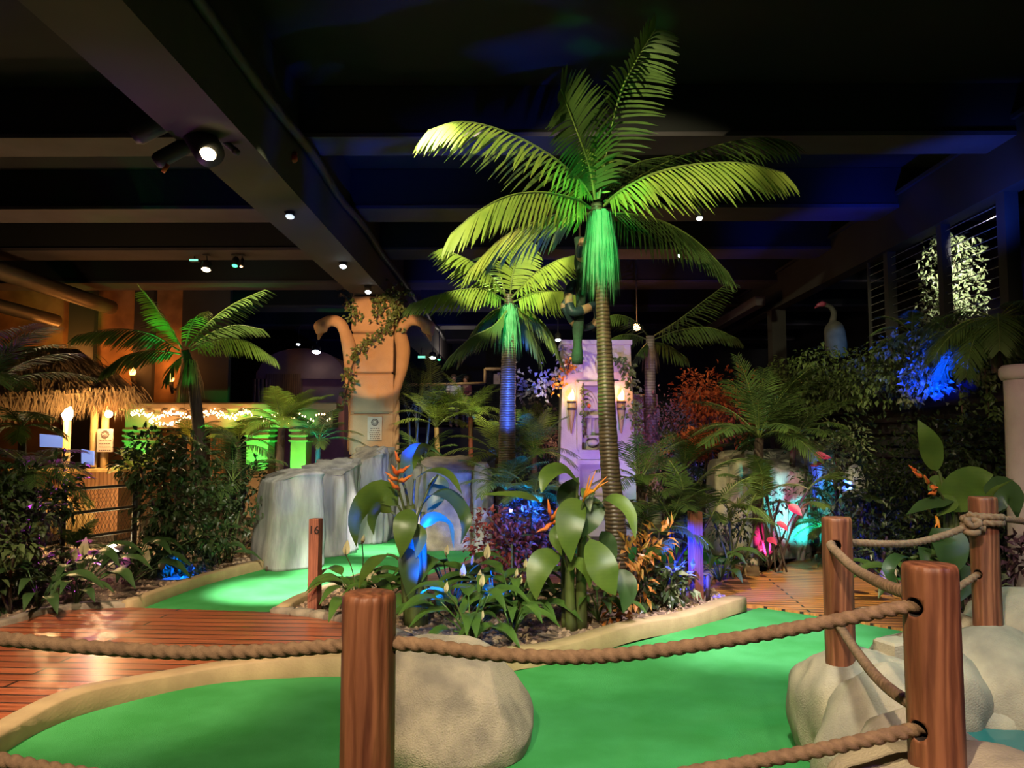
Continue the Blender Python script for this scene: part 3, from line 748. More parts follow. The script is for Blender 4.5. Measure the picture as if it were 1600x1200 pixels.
# ------------------------------------------------------------------ rope fence
def fence_post(label, px, pyt, pyb, Y, dia, holes, seed):
    top, bot = P(px, pyt, Y), P(px, pyb, Y)
    r = dia / 2
    z1, z0 = top.z, bot.z - (.12 if bot.z > .1 else 0)
    base = Vector((top.x, Y, z0))
    t = thing('fence_post', label, 'post', base)
    rnd = random.Random(seed)
    b = MB(); n = 56
    hs = [(z1 - z0 - .022) * i / 39 for i in range(40)] + [z1 - z0 - 0.014, z1 - z0 - 0.004, z1 - z0]
    rs = [1.0] * 40 + [1.0, .955, .90]
    vs, fs = [], []
    for h, f in zip(hs, rs):
        for k in range(n):
            a = 2 * math.pi * k / n
            q = Vector((math.cos(a), math.sin(a), h * 0.5 + seed))
            rad = r * f * (1 + 0.018 * noise.noise(q * 1.8) + 0.006 * noise.noise(Vector((q.x * 9, q.y * 9, q.z * 2))))
            if abs(((a - 4.3 - 0.05 * math.sin(h * 5)) + math.pi) % (2 * math.pi) - math.pi) < 0.06 and seed % 2: rad *= 0.975
            vs.append(base + Vector((rad * math.cos(a), rad * math.sin(a), h)))
    for i in range(len(hs) - 1):
        for k in range(n):
            a0, b0 = i * n + k, i * n + (k + 1) % n
            fs.append((a0, b0, b0 + n, a0 + n))
    fs.append(tuple(range(n - 1, -1, -1))); fs.append(tuple((len(hs) - 1) * n + k for k in range(n)))
    b.add(vs, fs)
    o = b.build('shaft', [M['post'], M['postend']], t, True)
    # bore the rope holes right through
    for (hz, ang) in holes:
        c = MB(); d = Vector((math.cos(ang), math.sin(ang), 0)); ctr = Vector((base.x, base.y, hz))
        c.tube([ctr - d * .3, ctr + d * .3], 0.026 if dia > .12 else .024, 24)
        co = c.build('cutter', [M['post'], M['postend']])
        for pl in co.data.polygons: pl.material_index = 1
        md = o.modifiers.new('b', 'BOOLEAN'); md.operation = 'DIFFERENCE'; md.solver = 'EXACT'; md.object = co
        bpy.context.view_layer.update()
        me = bpy.data.meshes.new_from_object(o.evaluated_get(bpy.context.evaluated_depsgraph_get()))
        o.modifiers.clear(); o.data = me
        bpy.data.objects.remove(co)
    return t

def rope(label, pts, r=0.0185, group=None):
    """a three-strand twisted rope"""
    L = sum((Vector(pts[i + 1]) - Vector(pts[i])).length for i in range(len(pts) - 1))
    n = max(24, int(L / 0.0065)); cv = sample(pts, n)
    b = MB(); K = 18; vs, fs = [], []
    t0 = (cv[1] - cv[0]).normalized(); u = t0.cross(Vector((0, 0, 1)) if abs(t0.z) < .9 else Vector((1, 0, 0))).normalized()
    s = 0.0
    for i in range(n + 1):
        t = (cv[min(i + 1, n)] - cv[max(i - 1, 0)]).normalized()
        u = (u - t * u.dot(t)).normalized(); w = t.cross(u)
        if i: s += (cv[i] - cv[i - 1]).length
        for k in range(K):
            a = 2 * math.pi * k / K
            rad = r * (0.70 + 0.38 * abs(math.cos(1.5 * a - s * math.pi * 3 / 0.105)) ** .7)
            vs.append(cv[i] + (u * math.cos(a) + w * math.sin(a)) * rad)
    for i in range(n):
        for k in range(K):
            a0, b0 = i * K + k, i * K + (k + 1) % K
            fs.append((a0, b0, b0 + K, a0 + K))
    fs.append(tuple(range(K - 1, -1, -1))); fs.append(tuple(n * K + k for k in range(K)))
    b.add(vs, fs)
    o = b.build('rope', M['rope'], None, True, cv[0])
    return tag(o, label, 'rope', group)

YA, YB, YC, YD = 2.08, 2.19, 3.88, 4.45
za1 = P(577, 1006, YA).z; zb1 = P(1440, 945, YB).z; zb2 = P(1450, 1135, YB).z
fence_post('stout red-brown post nearest, standing before the tan boulder', 577, 926, 1599, YA, .139, [(za1, 0.05)], 1)
fence_post('stout red-brown post on pale rocks beside the pond', 1452, 881, 1176, YB, .143, [(zb1, 3.6), (zb2, 3.6)], 2)
zc1, zc2 = P(1295, 850, YC).z, P(1302, 962, YC).z
fence_post('red-brown post on pale boulder beside the golden deck', 1307, 808, 1024, YC, .140, [(zc1, 4.2), (zc2, 4.2)], 3)
zd2 = P(1530, 896, YD).z
fence_post('red-brown post with rope knotted round it beyond the pond', 1535, 776, 962, YD, .146, [(zd2, 3.6)], 4)
A, B_, C_, D_ = (P(577, 1006, YA), P(1445, 945, YB), P(1300, 850, YC), P(1530, 830, YD))
rope('thick rope sagging from the nearest post out past the red deck', [P(-140, 985, 2.1), P(0, 998, 2.1), P(150, 1012, 2.1), P(300, 1020, 2.1), P(420, 1017, 2.1), P(540, 1008, 2.08), A])
rope('lower thick rope below the first, over the front green', [P(-140, 1160, 2.1), P(0, 1187, 2.1), P(120, 1208, 2.1), P(300, 1228, 2.1), P(460, 1226, 2.09), P(577, 1215, YA - .068)])
rope('thick rope sagging between the two stout posts over the green', [A, P(650, 1007, 2.08), P(760, 1021, 2.09), P(880, 1027, 2.11), P(1000, 1020, 2.13), P(1150, 998, 2.15), P(1300, 971, 2.17), P(1400, 951, 2.18), B_])
rope('lower thick rope running into the lower hole of the pond post', [P(577, 1215, YA - .068), P(700, 1232, 2.1), P(900, 1236, 2.12), P(1110, 1202, 2.14), P(1280, 1172, 2.16), P(1400, 1146, 2.18), P(1450, 1135, YB)])
rope('upper rope from the pond post to the boulder post', [B_ + Vector((.02, .0, .0)), P(1430, 930, 2.3), P(1385, 915, 2.6), P(1335, 888, 3.1), P(1300, 855, 3.6), C_])
rope('lower rope from the pond post to the boulder post', [P(1470, 1120, YB + .05), P(1412, 1092, 2.45), P(1372, 1060, 2.75), P(1340, 1020, 3.15), P(1312, 978, 3.6), P(1303, 962, YC)])
rope('rope from the boulder post to the knotted post', [C_, P(1330, 848, 3.95), P(1380, 850, 4.05), P(1430, 848, 4.2), P(1480, 835, 4.3), P(1512, 822, 4.36)])
rope('lower rope behind the pond post towards the knotted post', [P(1303, 962, YC + .02), P(1345, 955, 4.0), P(1400, 950, 4.15), P(1470, 934, 4.3), P(1512, 908, 4.4), P(1531, 896, YD)])
rope('rope leading away from the knotted post past the pink pillar', [P(1530, 809, YD - .09), P(1552, 812, 4.42), P(1580, 812, 4.6), P(1620, 818, 4.8), P(1680, 824, 5.0)])
# the knot: coils round the post
kp = []
for i in range(41):
    a = math.pi * 2 * 2.15 * i / 40 + 3.4
    kp.append(P(1535, 812, YD) + Vector((math.cos(a) * .094, math.sin(a) * .094, .03 - .07 * i / 40)))
rope('rope coiled twice round the knotted post', kp, .0185)
nb = MB(); nc = P(1516, 822, YD - .1)
nb.tube([nc + Vector((.035 * math.sin(a * 2.0), -.02 + .02 * math.cos(a * 3), .035 * math.cos(a * 1.0) - .0)) for a in [0.35 * i for i in range(19)]], .017, 10)
tag(nb.build('rope_knot', M['rope'], None, True, nc), 'bulky knot where the rope ties to its post', 'knot')

# ------------------------------------------------------------------ marker posts
def text_mesh(s, size, loc, name, m, parent, ext=0.002):
    cu = bpy.data.curves.new(name, 'FONT'); cu.body = s; cu.size = size; cu.extrude = ext; cu.align_x = 'CENTER'; cu.align_y = 'CENTER'
    o = bpy.data.objects.new(name, cu)
    COL.objects.link(o)
    bpy.context.view_layer.update()
    me = bpy.data.meshes.new_from_object(o.evaluated_get(bpy.context.evaluated_depsgraph_get()))
    bpy.data.objects.remove(o)
    me.materials.clear(); me.materials.append(m)
    o = bpy.data.objects.new(name, me); link(o, parent)
    o.location = Vector(loc) - (worldloc(parent) if parent else Vector((0, 0, 0)))
    o.rotation_euler = (math.radians(90), 0, 0)
    return o

def marker(label, px, pyt, pyb, Y, w, rz, num=None):
    base = P(px, pyb, Y); base.z = 0.05
    top = P(px, pyt, Y)
    t = thing('marker_post', label, 'marker', base)
    b = MB(); b.box((base.x, base.y, (0.05 + top.z) / 2), (w, w, top.z - 0.05), rz, bev=.006)
    b.build('shaft', M['marker'], t, False)
    if num:
        o = text_mesh(num, .10, Vector((base.x - .004, base.y - w / 2 * 1.0 - .002, top.z - .10)), 'number', M['number'], t, .004)
        o.rotation_euler.z = rz
    return t
marker('square wooden marker post numbered 16 beside the red deck', 491, 810, 958, 7.0, .092, -0.16, '16')
marker('square wooden post, its side lit blue, beside the island kerb', 1088, 799, 938, 7.6, .10, 0.45)
bb = MB(); bs = P(1096, 915, 7.56); bb.tube([Vector((bs.x + .045, bs.y - .06, .05)), Vector((bs.x + .045, bs.y - .06, .29))], .022, 12)
tag(bb.build('stake', M['darkbamboo'], None, True, (bs.x + .045, bs.y - .06, .05)), 'short dark stake against the blue-lit marker post', 'stake')

# ------------------------------------------------------------------ sandstone pillar with serpents
PY = 14.2
pl, pr_ = P(548, 600, PY).x, P(614, 600, PY).x
pcx, pw = (pl + pr_) / 2, pr_ - pl
pt = thing('sandstone_pillar', 'tall sandstone block pillar with two serpents under the ceiling beam', 'pillar', (pcx, PY + pw / 2, 0.0))
cuts_z = [0.0] + [P(580, y, PY).z for y in (712, 646, 583, 520)] + [4.235]
for i in range(len(cuts_z) - 1):
    z0, z1 = cuts_z[i], cuts_z[i + 1]
    b = MB(); f = 1.0 + (0.02 if i < 3 else 0.0)
    b.box((pcx, PY + pw / 2, (z0 + z1) / 2), (pw * f, pw * f, z1 - z0 - .012), bev=.03)
    b.build('stone_block', M['sand'], pt, False)
b = MB(); b.box((pcx, PY + pw / 2, 2.1), (pw * .93, pw * .93, 4.2)); b.build('core', M['sanddark'], pt, False)
def serpent(side):
    pts = [(-4, 705), (-6, 640), (4, 600), (10, 575), (12, 545), (8, 520), (18, 503), (34, 500), (48, 508), (57, 524)] if side > 0 else [(-3, 705), (-5, 640), (0, 600), (-1, 575), (0, 545), (6, 522), (14, 506), (28, 501), (42, 508), (50, 522)]
    base = 618 if side > 0 else 546
    q = [P(base + side * x, y, PY + .12 - .03 * i) for i, (x, y) in enumerate(pts)]
    cv = sample(q, 60)
    rad = []
    for i in range(61):
        u = i / 60
        r = .075 + .055 * math.exp(-((u - .45) / .16) ** 2) if u < .6 else .105
        if u > .86: r = .105 + .03 * math.sin((u - .86) / .14 * math.pi) - .075 * max(0, (u - .93) / .07)
        rad.append(r)
    b = MB(); b.tube(cv, rad, 16)
    s = b.build('serpent', M['sand'], pt, True)
    h = MB(); e = cv[56]
    for dy in (-.1,):
        h.ball(e + Vector((0, dy, .035)), .026, 8)
    h.build('eye', M['sanddark'], s, True)
    # open jaw under the snout
    j = MB(); j.tube([cv[54] + Vector((0, 0, -.09)), cv[57] + Vector((side * .0, 0, -.10)), cv[60] + Vector((side * -.02, 0, -.10))], [.05, .045, .018], 10)
    j.build('jaw', M['sand'], s, True)
    # plaited tails down the pillar's flank
    if side > 0:
        br = MB()
        for ph in (0, math.pi):
            br.tube([Vector((pr_ + .035 + .035 * math.cos(ph + k * .55), PY + .12 + .05 * math.sin(ph + k * .55), z)) for k, z in enumerate([.9 + .045 * k for k in range(36)])], .045, 8)
        br.build('plait', M['sand'], pt, True)
serpent(1); serpent(-1)

def notice(label, px0, px1, py0, py1, Y, th=0.02, lines=6, mpaper=None):
    a, c = P(px0, py1, Y), P(px1, py0, Y)
    cx, cz, w, h = (a.x + c.x) / 2, (a.z + c.z) / 2, c.x - a.x, c.z - a.z
    t = thing('notice', label, 'notice', (cx, Y, a.z))
    b = MB(); b.box((cx, Y + th / 2, cz), (w, th, h)); b.build('board', mpaper or M['paper'], t, False)
    # round emblem: ring, rays and a face of two eyes and a mouth bar
    e = MB(); R = w * .22; ec = Vector((cx, Y - .003, a.z + h * .76))
    e.tube([ec + Vector((R * math.cos(k * math.pi / 12), 0, R * math.sin(k * math.pi / 12))) for k in range(25)], R * .12, 6, False)
    e.tube([ec + Vector((R * .62 * math.cos(k * math.pi / 8), 0, R * .62 * math.sin(k * math.pi / 8))) for k in range(17)], R * .09, 6, False)
    for k in range(10):
        an = k * math.pi / 5
        d = Vector((math.cos(an), 0, math.sin(an)))
        e.tube([ec + d * R * .95, ec + d * R * 1.22], R * .1, 5)
    e.tube([ec + Vector((-R * .3, 0, -R * .2)), ec + Vector((R * .3, 0, -R * .2))], R * .09, 5)
    e.build('emblem', M['ink'], t, False)
    rnd = random.Random(int(px0))
    for k in range(lines):
        z = a.z + h * (.50 - .43 * k / max(1, lines - 1))
        lw = w * rnd.uniform(.55, .75)
        x = cx - lw / 2; tx = MB()
        while x < cx + lw / 2:
            g = w * rnd.uniform(.06, .16)
            tx.box((min(x + g / 2, cx + lw / 2), Y - .002, z), (g * .85, .003, h * .03))
            x += g + w * .03
        tx.build('lettering', M['ink'], t, False)
    return t
notice('stone notice with round emblem on the sandstone pillar', 574, 597, 651, 688, PY - .035)

# ------------------------------------------------------------------ temple tower
TY = 13.0
t = thing('temple_tower', 'tapered plaster temple tower lit violet behind the big palm', 'tower', P(934, 800, TY) * 1.0)
t.location.z = 0.0
b = MB()
b.slab([(880, 536), (985, 536), (989, 640), (960, 640), (960, 602), (909, 602), (909, 703), (876, 703)], TY, .9)
b.slab([(960, 640), (989, 640), (992, 703), (960, 703)], TY, .9)
b.slab([(876, 703), (992, 703), (993, 724), (874, 724)], TY, .9)
b.slab([(874, 724), (906, 724), (906, 845), (872, 845)], TY, .9)
b.slab([(966, 724), (993, 724), (996, 845), (966, 845)], TY, .9)
b.slab([(906, 776), (966, 776), (966, 845), (906, 845)], TY, .9)
b.build('walls', M['temple'], t, False)
b = MB(); b.slab([(886, 560), (980, 560), (988, 840), (882, 840)], TY + .35, .5); b.build('niche_back', M['temple'], t, False)
b = MB()
for a_, c_ in (((900, 596), (968, 602)), ((905, 703), (964, 709)), ((902, 719), (970, 725))):
    b.slab([a_, (c_[0], a_[1]), c_, (a_[0], c_[1])], TY - .05, .12)
b.slab([(902, 602), (909, 602), (909, 703), (902, 703)], TY - .05, .12); b.slab([(960, 602), (966, 602), (966, 703), (960, 703)], TY - .05, .12)
b.build('niche_frame', M['temple'], t, False)
b = MB(); b.slab([(877, 531), (988, 531), (988, 538), (877, 538)], TY - .06, 1.0); b.build('cornice', M['temple'], t, False)
b = MB()
for x in (901, 932, 958): b.slab([(x, 566), (x + 9, 566), (x + 9, 582), (x, 582)], TY - .10, .12)
b.build('corbel', M['temple'], t, False)
# carved mask inside the niche: brow arcs, eye, nose bars, rounded mouth
b = MB()
for r in (16, 12, 8):
    b.tube([P(916 + r * math.cos(a), 640 - r * 1.7 * math.sin(a), TY + .30) for a in [math.pi * k / 14 for k in range(15)]], .028, 8)
b.slab([(914, 648), (958, 648), (958, 653), (914, 653)], TY + .2, .16); b.slab([(917, 653), (924, 653), (924, 680), (917, 680)], TY + .22, .14)
b.slab([(930, 653), (950, 653), (950, 680), (930, 680)], TY + .3, .1)
b.slab([(914, 680), (958, 680), (958, 685), (914, 685)], TY + .2, .16)
b.ball(P(926, 692, TY + .3), .10, 10, 0, .7)
b.build('carved_mask', M['temple'], t, True)
b = MB(); b.ball(P(920, 634, TY + .26), .035, 10); b.build('red_eye', M['bract'], t, True)
def torch(label, px, Y):
    q = P(px, 625, Y)
    th = thing('temple_torch', label, 'torch', (q.x, Y, P(px, 675, Y).z))
    b = MB(); b.tube([P(px - .5, 677, Y), P(px, 652, Y), P(px, 640, Y), P(px, 626, Y)], [.012, .045, .065, .07], 12); b.build('handle', M['bamboo'], th, True)
    b = MB(); b.tube([P(px, 641, Y), P(px, 637, Y)], [.074, .076], 12); b.tube([P(px, 630, Y), P(px, 627, Y)], [.074, .08], 12); b.build('band', M['darkbamboo'], th, True)
    b = MB(); s = P(px, 626, Y); hgt = .13
    b.tube([s, s + Vector((-.01, 0, .05)), s + Vector((.008, 0, .10)), s + Vector((.02, 0, .15)), s + Vector((.012, 0, .19))], [.045, .06, .042, .02, .004], 10); b.build('flame', M['flame'], th, True)
    b = MB(); b.box((s.x, Y + .06, P(px, 646, Y).z), (.03, .14, .05)); b.build('bracket', M['darkbamboo'], th, False)
    point('torch_light', s + Vector((0, -.10, .16)), 3, (1.0, .5, .15), .05)
torch('flaming wall torch beside the mossy log on the temple tower', 893, TY - .12)
torch('flaming wall torch beyond the palm trunk on the temple tower', 971, TY - .12)
# ruined masonry behind the tower
b = MB()
for i in range(9):
    z = .05 + i * .27
    b.box((P(1002, 600, 15.2).x + (i % 2) * .03, 15.4, z + .13), (.62, .5, .25), 0, bev=.02)
tag(b.build('masonry_pier', M['temple'], None, False, (P(1002, 600, 15.2).x, 15.4, 0.05)), 'coursed masonry pier behind the temple tower and pale palm', 'pier')

# ------------------------------------------------------------------ hanging log with a snake
LY = 8.4
lt = P(906, 372, LY); lb = P(902, 569, LY)
t = thing('hanging_log', 'mossy green log hanging between the big palm and the temple tower', 'log', (lb.x, LY, lb.z))
b = MB(); b.tube(sample([lb, P(903, 520, LY), P(908, 460, LY), P(906, 410, LY), lt], 30), [.055 + .008 * math.sin(i * .9) for i in range(31)], 16); b.build('trunk', M['moss'], t, True)
b = MB(); b.tube([lt, Vector((lt.x, LY, 5.52))], .012, 8); b.build('cord', M['darkbamboo'], t, True)
cv = sample(PX([(914, 372, 8.3), (907, 384, 8.25), (906, 400, 8.32), (916, 420, 8.5), (908, 440, 8.6), (893, 447, 8.42), (888, 465, 8.3), (894, 486, 8.25), (912, 484, 8.27), (930, 478, 8.36), (933, 500, 8.5), (916, 512, 8.55), (896, 506, 8.42), (886, 490, 8.3), (880, 478, 8.28), (884, 470, 8.28)]), 130)
rad = [.03 + .022 * math.sin(math.pi * min(1, i / 105)) for i in range(131)]
rad[:8] = [.006, .02, .032, .040, .043, .042, .038, .034]
b = MB(); b.tube(cv, rad, 12)
o = b.build('snake', [M['snake'], M['snakeband']], None, True, cv[70])
for k, pl_ in enumerate(o.data.polygons):
    if (k // 12) < 9 or (k // 12) % 17 < 5: pl_.material_index = 1
tag(o, 'dark tan-banded snake figure coiled round the hanging mossy log', 'snake')

# ------------------------------------------------------------------ ceiling lamps
def small_lamp(label, px, py, Y, face, zc, r=.055, aimed=(0, -.35, -1), group=None, lens=1.0):
    q = P(px, py, Y); a = Vector(aimed).normalized()
    t = thing('ceiling_spotlight', label, 'lamp', (q.x, q.y, q.z), group)
    b = MB(); b.lathe(q, [(r * .55, .17), (r, .14), (r, .01), (r * .9, 0)], 16, 0, axis=-a); b.build('housing', M['metal'], t, True)
    b = MB(); b.lathe(q + a * .004, [(r * .86 * lens, 0), (r * .7 * lens, -.012)], 16, 0, axis=-a); b.build('lens', face, t, True)
    b = MB(); b.tube([q - a * .16, Vector((q.x, q.y, zc))], .012, 8); b.box((q.x, q.y, zc - .01), (.12, .06, .02)); b.build('stem', M['metal'], t, False)
    return t
BZ = 4.245
small_lamp('black spotlight nearest on the main beam, its face dim', 453, 338, P(0, 0, 9).y, glow('dim_lamp_face', (.8, .9, 1), .5), BZ, .06)
small_lamp('white spotlight under the main beam, second along', 536, 416, 11.6, M['lampcool'], BZ, .06)
small_lamp('white spotlight under the main beam just before the pillar', 575, 456, 13.4, M['lampcool'], BZ, .06)
small_lamp('white spotlight beneath the big palm fronds', 1093, 341, 10.6, M['lampcool'], 4.9, .05)
small_lamp('small white spotlight seen through drooping dark frond', 1062, 399, 13.2, M['lampcool'], 4.9, .05)
small_lamp('warm oval spotlight under a joist near the green exit panel', 322, 421, 13.8, M['lampwarm'], 4.9, .09)
small_lamp('green spotlight beside the tiny orange lamp', 367, 415, 13.8, M['lampgreen'], 4.9, .06)
small_lamp('tiny orange lamp beside the green spotlight', 377, 416, 13.8, M['lampamber'], 4.9, .03)
small_lamp('bright white spotlight below the serpent head', 494, 550, 21.5, M['lampcool'], 4.9, .13)
small_lamp('small white spotlight above the arched dome', 466, 538, 22.5, M['lampcool'], 4.9, .06)
small_lamp('white spotlight at the end of the far balcony', 676, 559, 22.5, M['lampcool'], 4.9, .10)
small_lamp('green spotlight above the far balcony', 686, 562, 22.6, M['lampgreen'], 4.9, .05)
small_lamp('small white spotlight behind the mossy log', 872, 531, 17.8, M['lampcool'], 4.9, .07)
gl = thing('globe_lamp', 'glowing orange globe lamp above the pale slim palm', 'lamp', P(995, 511, 15.6))
b = MB(); b.ball(P(995, 511, 15.6), .075, 12); b.build('globe', M['lampamber'], gl, True)
b = MB(); b.tube([P(995, 505, 15.6), Vector((P(995, 505, 15.6).x, 15.6, 5.52))], .012, 8); b.build('stem', M['metal'], gl, True)
point('globe_light', P(995, 511, 15.3), 14, (1, .4, .12), .08)
def exit_panel(label, px, py, Y, w, h):
    q = P(px, py, Y); t = thing('exit_panel', label, 'sign', q)
    b = MB(); b.box(q, (w, .06, h)); b.build('case', M['metal'], t, False)
    b = MB(); b.box(q + Vector((0, -.035, 0)), (w * .88, .012, h * .7)); b.build('panel', M['exit'], t, False)
    b = MB(); b.tube([q + Vector((0, 0, h / 2)), Vector((q.x, q.y, 4.9 if q.z < 4.9 else 5.5))], .012, 8); b.build('stem', M['metal'], t, False)
exit_panel('small glowing green panel beside the warm oval spotlight', 304, 407, 13.9, .17, .05)
exit_panel('glowing mint panel beyond the serpent head', 659, 558, 22.5, .24, .09)
b = MB(); q = P(488, 298, 8.4); b.lathe(q, [(.03, 0), (.05, .02), (.05, .06), (.03, .09)], 14); b.box(q + Vector((.0, .02, .10)), (.07, .05, .03))
tag(b.build('fire_alarm', mat('red_case', (.5, .03, .03), (.35, .02, .02), .4), None, True, q), 'small red alarm sounder on the flank of the main beam', 'alarm')
# alarm hangs on the beam flank
tag_o = bpy.data.objects['fire_alarm']; tag_o.location = Vector((-2.43, 8.2, 4.55))

# the stage light rig on the main beam
t = thing('light_rig', 'cluster of black stage lanterns hung from the main beam', 'light rig', P(300, 205, 6.9))
RY = 6.9
def can(name, a, c, r, m, parent):
    b = MB(); b.tube([a, a.lerp(c, .1), a.lerp(c, .9), c], [r * .7, r, r, r * .92], 18); return b.build(name, m, parent, True)
can('lantern', P(206, 214, RY), P(290, 172, RY + .1), .10, M['metal'], t)
can('lantern', P(242, 254, RY - .1), P(300, 222, RY), .075, M['metal'], t)
hd = can('lantern', P(296, 190, RY), P(330, 243, RY - .25), .13, M['metal'], t)
b = MB(); b.lathe(P(325, 240, RY - .30), [(.005, .0), (.068, .0), (.068, .012), (.005, .012)], 20, 0, axis=(.05, -.42, -.75)); b.build('lens', M['lampwarm'], hd, True)
b = MB()
for q_ in ((300, 165), (325, 192), (352, 215), (368, 236)): b.ball(P(q_[0], q_[1], RY), .035, 8)
b.tube([P(255, 125, RY), P(300, 175, RY), P(372, 240, RY)], .03, 8); b.build('truss_bar', M['metal'], t, True)
b = MB(); b.tube([P(250, 175, RY), P(247, 120, RY)], .02, 8); b.tube([P(270, 165, RY), P(268, 120, RY)], .02, 8)
b.tube([P(258, 130, RY), Vector((P(258, 120, RY).x, RY, 4.5))], .025, 8); b.build('clamp', M['metal'], t, False)
b = MB(); b.tube(sample(PX([(325, 140, RY), (322, 160, RY), (310, 178, RY)]), 10), .006, 6); b.build('cable', M['grey'], t, True)
b = MB(); b.tube([P(262, 258, RY - .1), P(255, 268, RY - .14)], .02, 8); b.build('pull_tab', M['bractyellow'], t, True)
# two bright lamps at the picture's top, over the front green
for i, (px, py, Y) in enumerate(((750, -14, 5.6), (1008, -14, 5.6))):
    pass

# ribbed ducts on the far left
for i, (x0, z) in enumerate(((-9.0, 4.5), (-9.6, 4.05))):
    b = MB(); b.tube([Vector((x0, 8 + k * 1.0, z)) for k in range(10 if i == 0 else 9)], .16 if i == 0 else .13, 16)
    tag(b.build('air_duct', M['duct'], None, True, (x0, 8, z)), ('upper' if i == 0 else 'lower') + ' ribbed air duct running back under the dark ceiling', 'duct')

# ------------------------------------------------------------------ thatched bar hut
HY = 12.6
t = thing('thatched_hut', 'bamboo hut with shaggy thatched roof behind the wire fence', 'hut', P(150, 800, HY)); t.location.z = 0
rnd = random.Random(7)
b = MB()
ridge0, ridge1 = P(-120, 535, HY + 1.6), P(120, 545, HY + 1.6)
eave0, eave1 = P(-160, 640, HY - .5), P(212, 622, HY - .4)
b.add([ridge0, ridge1, P(196, 598, HY + .3), eave1 + Vector((-.1, 0, .12)), eave0 + Vector((0, 0, .1)), ridge0 + Vector((0, .1, -.1)), ridge1 + Vector((0, .1, -.1)), P(196, 604, HY + .3), eave1 + Vector((-.1, 0, .04)), eave0], [(0, 4, 3, 2, 1), (5, 6, 7, 8, 9), (4, 9, 8, 3), (1, 2, 7, 6), (2, 3, 8, 7), (0, 1, 6, 5), (0, 5, 9, 4)])
for _ in range(1500):
    u, v = rnd.random(), rnd.random() ** .6
    p = (ridge0.lerp(ridge1 + Vector((.5, -.4, -.2)), u)).lerp(eave0.lerp(eave1, u), v) + Vector((0, 0, rnd.uniform(.05, .16)))
    d = Vector((rnd.uniform(-.05, .55) + (.5 if u > .75 else 0), -.35, -rnd.uniform(.35, .8))).normalized()
    L = rnd.uniform(.25, .5); s = Vector((rnd.uniform(.006, .014), 0, 0))
    e = p + d * L + Vector((0, 0, -.05))
    m_ = p.lerp(e, .5) + Vector((0, 0, .04))
    b.add([p - s, p + s, m_ + s, e, m_ - s], [(0, 1, 2, 4), (4, 2, 3)])
for _ in range(900):      # fringe hanging off the eave
    u = rnd.random()
    p = eave0.lerp(eave1, u) + Vector((rnd.uniform(-.1, .1), rnd.uniform(-.06, .12), rnd.uniform(.02, .2)))
    d = Vector((rnd.uniform(-.2, .7), rnd.uniform(-.45, -.05), -rnd.uniform(.5, .9))).normalized()
    L = rnd.uniform(.22, .42); s = Vector((rnd.uniform(.005, .011), 0, 0)); e = p + d * L + Vector((0, 0, -.06)); m_ = p.lerp(e, .5) + Vector((0, 0, .03))
    b.add([p - s, p + s, m_ + s, e, m_ - s], [(0, 1, 2, 4), (4, 2, 3)])
b.build('thatch_roof', M['thatch'], t, False)
for px in (148, 165):
    b = MB(); b.tube([P(px, 700, HY) * Vector((1, 1, 0)) if False else Vector((P(px, 700, HY).x, HY, 0)), Vector((P(px, 634, HY).x, HY, P(px, 630, HY).z))], .058, 14); b.build('bamboo_post', M['bamboo'], t, True)
notice('pale notice with round emblem on the hut post', 151, 177, 670, 706, HY - .10, .02, 4)
# bar counter of the hut
t = thing('bar_counter', 'wooden bar counter with bamboo panels under the thatched hut', 'counter', (P(100, 800, 12.2).x, 12.3, 0))
x0, x1 = P(20, 800, 12.2).x, P(181, 800, 12.2).x
zt = P(150, 737, 12.2).z
b = MB(); b.box(((x0 + x1) / 2, 12.5, zt / 2), (x1 - x0, .5, zt - .02)); b.build('body', M['panelwood'], t, False)
b = MB(); b.box(((x0 + x1) / 2, 12.45, zt + .02), (x1 - x0 + .12, .7, .05), bev=.01); b.build('worktop', M['bamboo'], t, False)
b = MB()
n = int((P(152, 800, 12.2).x - x0) / .09)
for i in range(n): b.tube([Vector((x0 + .05 + i * .09, 12.23, .12)), Vector((x0 + .05 + i * .09, 12.23, .66 - .1 * ((i * 7) % 3) / 3))], .045, 8)
b.build('bamboo_panel', M['bamboo'], t, True)
b = MB(); b.box(((x0 + x1) / 2, 12.22, .05), (x1 - x0, .1, .1)); b.build('plinth', M['darkbamboo'], t, False)
t = thing('display_screen', 'small bright blue screen standing on the bar counter', 'screen', (P(137, 735, 12.3).x, 12.3, zt + .05))
b = MB(); b.slab([(127, 702), (146, 705), (146, 727), (127, 724)], 12.28, .03); b.build('panel', M['screen'], t, False)
b = MB(); b.box((P(136, 730, 12.3).x, 12.32, zt + .08), (.06, .05, .12)); b.box((P(136, 730, 12.3).x, 12.32, zt + .055), (.16, .12, .02)); b.build('stand', M['metal'], t, False)
t = thing('bar_monitor', 'large bluish screen glowing inside the thatched hut', 'screen', P(78, 700, 12.9))
b = MB(); b.slab([(62, 678), (104, 682), (104, 700), (62, 698)], 12.9, .05); b.build('panel', M['screen'], t, False)
b = MB(); b.tube([P(83, 700, 12.93), Vector((P(83, 700, 12.93).x, 12.93, zt))], .03, 8); b.build('stand', M['metal'], t, False)
